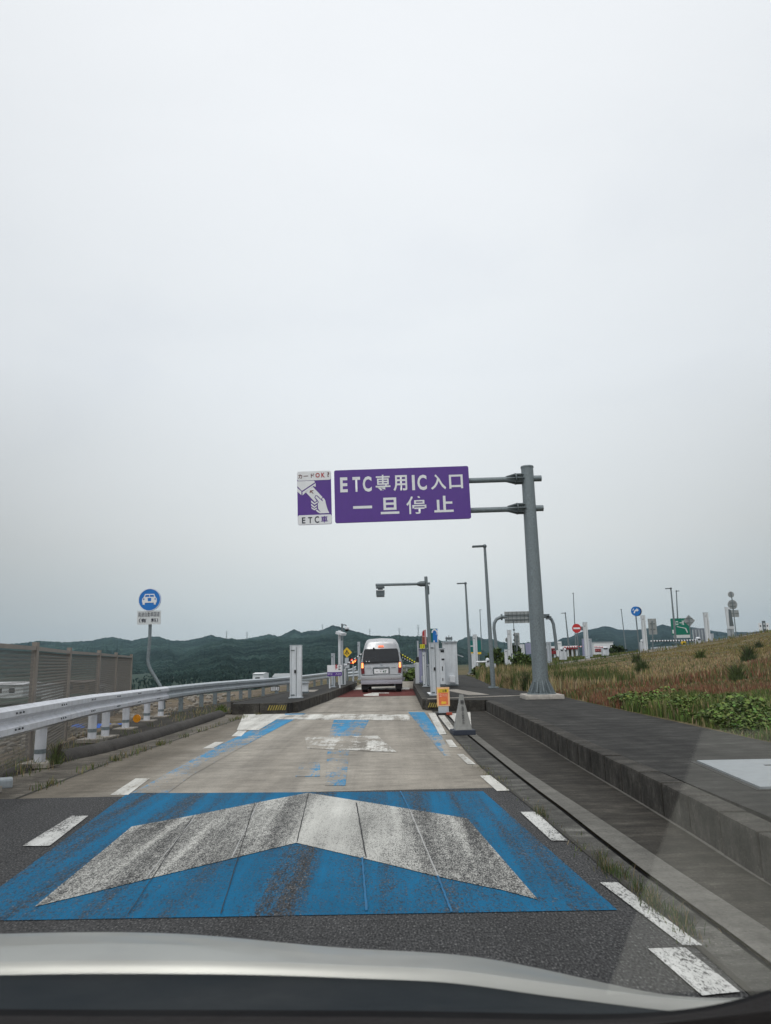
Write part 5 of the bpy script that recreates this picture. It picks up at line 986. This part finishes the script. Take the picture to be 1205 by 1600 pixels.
# ------------------------------------------------------------------ shrubs
def hit(px, py, Ymax):
    d = ray(px, py); Y = 6.0
    while Y < 130:
        p = Vector((d.x, d.y, d.z)) * (Y / d.y) + Vector((0, 0, EYE))
        if p.z < Hgt(p.x, p.y) + .02: return Y
        Y += .4
    return Ymax
def shrub(label, px, pyb, pyt, wpx, Y, colr, n=900, name='shrub', tuft=False):
    if px > 760 and Y < 60: Y = min(hit(px, pyb, Y), Y * 1.15)
    b_ = A(px, pyb, Y); h = A(px, pyt, Y).z - b_.z; wd = wpx / FP * Y; o = T(name, label, 'shrub', (b_.x, Y, b_.z - .05))
    s = MB()
    for k in range(9): a = random.uniform(0, 6.28); s.tube([(0, 0, 0), (math.cos(a) * wd * .12, math.sin(a) * wd * .12, h * .4), (math.cos(a) * wd * .32, math.sin(a) * wd * .32, h * .8)], [.015, .01, .004], 5)
    s.build('stem', M('stem_brown', (.06, .05, .03), .9), o)
    if tuft:
        r = rng.random(n) * wd * .38; a = rng.random(n) * 6.28; P = np.stack([r * np.cos(a), r * np.sin(a), np.zeros(n)], 1); H_ = h * rng.uniform(.35, 1.1, n) * (1.05 - 1.7 * r / wd)
        blades('foliage', P[::2], H_[::2], np.full(n, .02 * Y / 25)[::2], (np.array(colr) * .75 + OLV * .2) * rng.uniform(.5, 1.6, (len(P[::2]), 1)), .8, o)
    else:
        u = rng.normal(0, 1, (n, 3)); u /= np.linalg.norm(u, axis=1)[:, None]; rr = rng.uniform(.35, 1.0, n) ** .6
        lob = 1 + .28 * np.sin(u[:, 0] * 5 + Y) * np.cos(u[:, 2] * 6 + px) + .15 * np.sin(u[:, 1] * 11 + px)
        P = u * (rr * lob)[:, None] * np.array([wd / 2, wd / 2, h / 2]); P[:, 2] += h * .5; P[:, 2] = np.maximum(P[:, 2], .03)
        leafcloud('foliage', P, rng.uniform(.05, .12, n) * Y / 26, np.array(colr) * rng.uniform(.45, 1.6, (n, 1)), o, .3)
shrub('dark green bush directly left of the big sign pole', 817, 1050, 1019, 34, 40, GRN * 1.1, 1500); shrub('green bush behind the short column under the arch', 780, 1047, 1014, 34, 47, GRN, 1300)
shrub('dark bush rising behind the ladder frame', 806, 1030, 1005, 16, 52, DGR, 700); shrub('bush between the tall lamp and the arched frame leg', 768, 1052, 1030, 20, 46, GRN, 700)
shrub('low green bush at the foot of the slimmer lamp', 750, 1056, 1040, 24, 45, GRN * 1.1, 800); shrub('rounded green bush right of the van beyond the gate', 648, 1066, 1046, 30, 47, LGR * .75, 1500)
shrub('dark upright bush on the bank at far right', 1171, 1034, 1000, 30, 30, DGR * 1.3, 900, tuft=True); shrub('bright green bush in front of the dark upright one', 1152, 1064, 1028, 28, 23, GRN * 1.2, 1300, tuft=True)
shrub('tall weeds in the tan grass right of the sign pole', 1005, 1052, 1022, 30, 30, DGR * 1.3, 900, tuft=True); shrub('small dark bush on the crest at far right', 1187, 1014, 996, 14, 40, DGR, 500, tuft=True); shrub('dark weeds near the short grey column at the right of the barrier', 1095, 1030, 1010, 22, 42, GRN, 700, tuft=True)
shrub('dark upright weeds in front of the blue round sign', 995, 1035, 1015, 18, 40, DGR * 1.2, 500, tuft=True); shrub('low dark bush behind the white red building', 965, 1024, 1008, 24, 108, DGR * .9, 900)
shrub('green weeds hugging the right side of the sign pole base', 872, 1078, 1040, 26, 22.5, GRN, 900, tuft=True); shrub('tall tan grass clump left of the sign pole', 800, 1074, 1046, 36, 27.5, TAN, 1500, tuft=True, name='grass_clump'); shrub('green weeds between lamp and tan clump', 783, 1066, 1048, 20, 32, GRN, 700, tuft=True)
shrub('dark weeds left of the sign pole foot', 824, 1078, 1040, 22, 24.5, DGR * 1.4, 900, tuft=True)
shrub('yellow green weeds at the left island corner', 345, 1110, 1096, 24, 20.9, LGR, 600, tuft=True); shrub('tall green grass tuft under the near white guard rail', 88, 1188, 1148, 26, 10.6, GRN, 260, tuft=True, name='grass_clump')
parts = [field(4.3, 7.2, 22, 46, 16000, lambda X, Y: rng.uniform(.15, .55, len(X)) * (1 + .4 * nz(X, Y, 1.4)), lambda X, Y: np.where((nz(X, Y, 1.2) > .15)[:, None], TAN, np.where((rng.random(len(X)) > .5)[:, None], GRN, OLV)), lambda X, Y: (X > 4.1 + .12 * np.maximum(0, Y - 36)), .010)]
o = blades('grass', *parts[0]); tag(o, 'mixed tan and green weeds along the island between the lamps', 'weeds', kind='stuff')
# ------------------------------------------------------------------ the van ahead
def van():
    t = T('minibus', 'silver high roof minibus ahead in the toll lane with brake lights lit', 'van', (-.33, 31.6, .004), R_(-1.6)); silver = M('silver_paint', (.48, .49, .505), .32, .35, .02, 3, .05); silver2 = M('silver_bumper', (.42, .42, .47), .4, .2, .03, 3, .1)
    prof = lambda s, top: [(.0, .36), (.80, .36), (.865, .45), (.875, .70), (.865, 1.05), (.845, 1.25), (.79, 1.58), (.74, 1.80), (.68, 1.80 + (top - 1.8) * .55), (.60, 1.8 + (top - 1.8) * .85), (.48, top - .02), (.0, top + .01)]
    st = [(0.0, .985, 2.06, 0), (.03, 1.0, 2.10, 0), (.16, 1.0, 2.18, 0), (.5, 1.0, 2.22, 0), (3.2, 1.0, 2.22, 0), (3.9, .99, 2.12, 0), (4.5, .95, 1.45, 0), (4.75, .85, 1.1, 0)]
    vs = []; fs = []; ring = None
    for y, sc, top, _ in st:
        pr = prof(0, 2.22); k = top / 2.22; pts = [(x * sc, z if z < 1.1 else 1.1 + (z - 1.1) * (top - 1.1) / (2.22 - 1.1)) for x, z in pr]; full = pts + [(-x, z) for x, z in reversed(pts[1:-1])]
        yy = [y + (.0 if z < 1.15 else min(.26, (z - 1.15) * .22)) * (1 if y < .2 else 0) for x, z in full]; ring = len(full); vs += [(x, q, z) for (x, z), q in zip(full, yy)]
    for i in range(len(st) - 1):
        for k in range(ring): fs.append((i * ring + k, i * ring + (k + 1) % ring, (i + 1) * ring + (k + 1) % ring, (i + 1) * ring + k))
    fs.append(tuple(range(ring))); fs.append(tuple((len(st) - 1) * ring + k for k in range(ring)))
    mb = MB(); mb.add(vs, fs); body = mb.build('body', silver, t, True)
    # tailgate surface follows the lean: y = (z-1.15)*.22
    ly = lambda z: max(0, z - 1.15) * .22
    def leaned(poly, d0, d1, nm, mat, par, sm=False):
        n = len(poly); v = [(x, ly(z) - d0, z) for x, z in poly] + [(x, ly(z) - d1, z) for x, z in poly]; m_ = MB(); m_.add(v, [tuple(range(n)), tuple(range(n, 2 * n))[::-1]] + [(i, i + n, (i + 1) % n + n, (i + 1) % n) for i in range(n)]); return m_.build(nm, mat, par)
    glass = M('tinted_glass', (.012, .014, .017), .08, 0, .05, 2, 0)
    leaned([(-.73, 1.24), (.73, 1.24), (.735, 1.34), (.70, 1.66), (.66, 1.74), (-.66, 1.74), (-.70, 1.66), (-.735, 1.34)], .03, -.01, 'rear_window', glass, t)
    leaned([(-.76, 1.20), (.76, 1.20), (.765, 1.34), (.72, 1.70), (.67, 1.78), (-.67, 1.78), (-.72, 1.70), (-.765, 1.34)], .012, -.02, 'window_seal', blk, t)
    leaned([(-.80, .70), (.80, .70), (.80, .715), (-.80, .715)], .006, -.01, 'tailgate_gap', blk, t)
    hml = M('stop_lamp', (.5, .05, .03), .3, emit=(1, .22, .10, 1.3)); leaned([(-.12, 1.85), (.12, 1.85), (.10, 1.92), (-.10, 1.92)], .035, -.02, 'high_stop_lamp', hml, t)
    lit = M('lit_lamp', (.9, .2, .05), .3, emit=(1, .30, .10, 2.6)); red = M('tail_red', (.16, .015, .02), .2)
    for s in (-1, 1):
        lp = leaned([(s * .70, .78), (s * .83, .76), (s * .85, 1.0), (s * .835, 1.24), (s * .745, 1.24), (s * .71, 1.0)], .03, -.05, 'tail_light', red, t); lp.name = 'tail_light'
        leaned([(s * .74, 1.0), (s * .83, 1.0), (s * .82, 1.21), (s * .75, 1.21)], .036, .031, 'lit_bulb', lit, lp)
        b = MB(); b.tube([(s * .60, .45, .30), (s * .82, .45, .30)], .31, 22); w_ = b.build('wheel', blk, t, True); MB().tube([(s * .80, .45, .30), (s * .83, .45, .30)], .19, 18).build('rim', galvl, w_)
        b = MB(); b.tube([(s * .60, 3.4, .30), (s * .82, 3.4, .30)], .31, 22); w_ = b.build('wheel', blk, t, True); MB().tube([(s * .80, 3.4, .30), (s * .83, 3.4, .30)], .19, 18).build('rim', galvl, w_)
        MB().box(s * .71, .12, .25, .28, .02, .26).build('mud_flap', blk, t)
        b = MB(); b.box(s * .885, 1.9, 1.42, .02, 2.8, .46, bev=.005); sw_ = b.build('side_window', glass, t); sw_.rotation_euler = (0, 0, 0); sw_.scale = (.93, 1, 1)
        b = MB(); b.box(s * 1.02, 3.9, 1.35, .16, .08, .26, bev=.03); b.tube([(s * .86, 3.95, 1.3), (s * 1.0, 3.92, 1.35)], .02, 6); b.build('side_mirror', blk, t)
        MB().box(s * .52, -.012, 1.0, .2, .01, .015).build('trim_line', galvd, t)
    b = MB(); b.box(0, .0, .60, 1.70, .16, .17, bev=.035); b.build('bumper', silver, t, True); b = MB(); b.box(0, .03, .43, 1.72, .18, .20, bev=.05); b.build('lower_bumper', silver2, t, True)
    MB().box(0, .3, .30, 1.2, .4, .14).build('underbody', blk, t); MB().tube([(.55, -.04, .28), (.55, .3, .28)], .03, 10).build('exhaust', galvd, t)
    MB().box(0, -.02, 1.03, .62, .05, .05, bev=.01).build('handle_bar', galvl, t); MB().box(0, -.005, .88, .70, .01, .26).build('plate_recess', galvd, t)
    pl = MB().box(0, -.018, .86, .60, .014, .19, bev=.004).build('number_plate', whp, t); ink = M('plate_ink', (.03, .10, .06), .5); txt('・・47', pl, ink, -.2, .22, .785, .895, -.028, .02); txt('300', pl, ink, -.08, .10, .91, .945, -.028, .0)
    MB().disc(0, 1.13, .045, -.02, .0, 16).build('badge', galvl, t); b = MB(); b.box(-.30, .07, 1.80, .07, .12, .06, bev=.015); b.build('rear_camera', blk, t)
    b = MB(); [b.tube([(-.62 + k * .12, ly(1.27) - .034, 1.27), (-.62 + k * .12, ly(1.27) - .036, 1.27)], .022, 8) for k in range(2)]; b.build('sticker', whp, t)
    b = MB(); [b.box(x, 1.0 + yy * .8, 1.32, .36, .1, .5, bev=.05) for yy in range(3) for x in (-.42, 0, .42)]; b.build('seat', M('seat_grey', (.05, .05, .055), .9), t)
van()
# ------------------------------------------------------------------ our own car: bonnet, cowl, seal, windscreen, dashboard
def car():
    t = T('own_car', 'silver car bonnet and dark dashboard edge seen from the driver seat', 'car', (0, 0, 0)); X = [-260, -120, 0, 124, 200, 299, 423, 498, 600, 650, 725, 801, 901, 1001, 1052, 1100, 1160, 1215, 1260]
    sil = [1475, 1464, 1459, 1456.5, 1456.5, 1459, 1471, 1479, 1485.5, 1486.5, 1491, 1504, 1526, 1549, 1558, 1562, 1560, 1556, 1556]; mid = [1492, 1481, 1478, 1474.5, 1474.5, 1476, 1484, 1490, 1498, 1500, 1504, 1517, 1536, 1553, 1560, 1564.5, 1563, 1558, 1560]
    low = [1515, 1508, 1505.5, 1503, 1503, 1503.5, 1505, 1508, 1512, 1513, 1517, 1531, 1543, 1556, 1562.5, 1566.5, 1566, 1560.5, 1563]; blk_t = [1576, 1576, 1577, 1578, 1578, 1578, 1578.5, 1579, 1579, 1580, 1581, 1583, 1585, 1584, 1580, 1575, 1563, 1545, 1520]; blk_b = [q + 10 - (3 if x > 1000 else 0) for q, x in zip(blk_t, X)]
    Xd = np.linspace(-260, 1260, 96)
    def sm_(v, k=9):
        q = np.interp(Xd, X, v); pd = np.pad(q, k // 2, mode='edge'); q = np.convolve(pd, np.ones(k) / k, 'valid'); pd = np.pad(q, 2, mode='edge'); return list(np.convolve(pd, np.ones(5) / 5, 'valid'))
    sil, mid, low, blk_t, blk_b = [sm_(v) for v in (sil, mid, low, blk_t, blk_b)]; X = list(Xd)
    paintm, nt_, b_ = newmat('silver_car_paint'); lk(nt_, mixc(nt_, 1, (.40, .402, .375), ramp(nt_, noise(nt_, 5, 5), [(.3, .90), (.7, 1.06)]), 'MULTIPLY'), b_.inputs['Base Color']); b_.inputs['Roughness'].default_value = .36; b_.inputs['Metallic'].default_value = .5; b_.inputs['Coat Weight'].default_value = .15
    dk0 = 0; dk = M('cowl_plastic', (.012, .017, .021), .6, 0, .2, 5, .1); seal = M('screen_seal', (.004, .004, .005), .8, 0, .1, 5, 0); ds = M('dash_plastic', (.022, .020, .020), .8, 0, .15, 40, 0, bmp=.2)
    for mm in (dk, ds, seal): mm.node_tree.nodes['Principled BSDF'].inputs['Specular IOR Level'].default_value = .08
    def loft(rows, name, mat, sm=True, par=t):
        n = len(X); vs = [p for r in rows for p in r]; mb = MB(); mb.add(vs, [(j * n + i, j * n + i + 1, (j + 1) * n + i + 1, (j + 1) * n + i) for j in range(len(rows) - 1) for i in range(n - 1)]); o = mb.build(name, mat, par); 
        if sm: o.data.polygons.foreach_set('use_smooth', [True] * len(o.data.polygons))
        return o
    row = lambda Q, Y, dz=0: [A(x, q, Y) + Vector((0, 0, dz)) for x, q in zip(X, Q)]
    r0 = row(low, 1.02); r1 = row(mid, 1.12); r2 = row(sil, 1.30); front = [Vector((p.x * 1.12, 1.72, p.z - .22)) for p in r2]; f2 = [Vector((p.x * 1.1, 2.05, p.z - .50)) for p in r2]; f3 = [Vector((p.x * 1.08, 2.12, .25)) for p in r2]
    rm = [a.lerp(b, .5) + Vector((0, 0, .0012)) for a, b in zip(r1, r2)]
    loft([[p - Vector((0, .004, .02)) for p in r0], r0, [a.lerp(b, .08) + Vector((0, 0, .001)) for a, b in zip(r0, r1)], r1], 'bonnet_rear_lip', paintm); loft([r1, rm, r2, front, f2, f3], 'bonnet', paintm).data.set_sharp_from_angle(angle=R_(60))
    c0 = [p - Vector((0, .004, .012)) for p in r0]; c1 = row(blk_t, .88); loft([c0, [a.lerp(b, .5) - Vector((0, 0, .004)) for a, b in zip(c0, c1)], c1], 'cowl', dk)
    c2 = row(blk_b, .85); loft([[p + Vector((0, 0, .0)) for p in c1], c2], 'windscreen_seal', seal)
    d1 = row([1604 if x < 1000 else 1604 - (x - 1000) * .12 for x in X], .80); d1b = [Vector((p.x, .795, .955)) for p in d1]; d2 = [Vector((p.x, .3, .93)) for p in d1]; loft([c2, d1, d1b, d2], 'dashboard', ds, False)
    MB().box(.08, .16, .86, .9, .3, .02).build('dash_lower', ds, t) if False else None
    # windscreen: a raked sheet of thin glass
    m, nt_, b_ = newmat('windscreen_glass'); nt_.nodes.remove(b_); out = nt_.nodes['Material Output']; tr = nd(nt_, 'ShaderNodeBsdfTransparent'); tr.inputs[0].default_value = (.965, .975, .97, 1); gl = nd(nt_, 'ShaderNodeBsdfGlossy'); gl.inputs['Roughness'].default_value = .045; gl.inputs[0].default_value = (1, 1, 1, 1)
    fr = nd(nt_, 'ShaderNodeFresnel'); fr.inputs[0].default_value = 1.5; mx = nd(nt_, 'ShaderNodeMixShader'); lk(nt_, math_(nt_, 'MULTIPLY', fr.outputs[0], 1.5, clamp=True), mx.inputs[0]); lk(nt_, tr.outputs[0], mx.inputs[1]); lk(nt_, gl.outputs[0], mx.inputs[2]); lk(nt_, mx.outputs[0], out.inputs[0])
    SLP = math.tan(R_(50)); y0, z0 = .80, 1.0
    gx0, gx1 = -1.0, .78
    W = MB(); n = 10
    W.add([(gx0, y0, z0), (gx1, y0, z0), (gx1, -.25, z0 + (y0 + .25) * SLP), (gx0, -.25, z0 + (y0 + .25) * SLP)], [(0, 1, 2, 3)]); W.build('windscreen', m, t)
    # pale pad added out of view, shaped so its reflection draws the glare
    nrm = Vector((0, -math.sin(R_(50)), -math.cos(R_(50)))); P0 = Vector((0, y0, z0)); zd = .985; pts = []
    for px, py in ((1100, 1140), (950, 1555), (1330, 1555), (1290, 1140)):
        d = ray(px, py); o_ = Vector((0, 0, EYE)); k = (P0 - o_).dot(nrm) / d.dot(nrm); h = o_ + d * k; r = d - 2 * d.dot(nrm) * nrm; sl = .05; zq = lambda y: .936 + (y - .3) * sl; kk = (zq(h.y) - h.z) / (r.z - sl * r.y); q = h + r * kk; pts.append((q.x, min(q.y, .785)))
    m_ = MB(); m_.add([(x, y, zq(y)) for x, y in pts] + [(x, y, zq(y) - .006) for x, y in pts], [(0, 1, 2, 3), (7, 6, 5, 4), (0, 4, 5, 1), (1, 5, 6, 2), (2, 6, 7, 3), (3, 7, 4, 0)]); m_.build('glare_pad', M('pale_glare_pad', (.40, .39, .34), .9, 0, .35, 9, .2), t)
    return t, pts
tcar, pad = car()
# ------------------------------------------------------------------ haze box
m = bpy.data.materials.new('haze_air'); m.use_nodes = True; nt = m.node_tree; nt.nodes.remove(nt.nodes['Principled BSDF']); pv = nd(nt, 'ShaderNodeVolumePrincipled'); pv.inputs['Color'].default_value = (.55, .80, 1.0, 1); pv.inputs['Density'].default_value = .000065; pv.inputs['Anisotropy'].default_value = .2
lk(nt, pv.outputs[0], nt.nodes['Material Output'].inputs['Volume'])
hz = MB().box(0, 1900, 95, 7000, 5000, 220).build('haze', m); hz['kind'] = 'stuff'
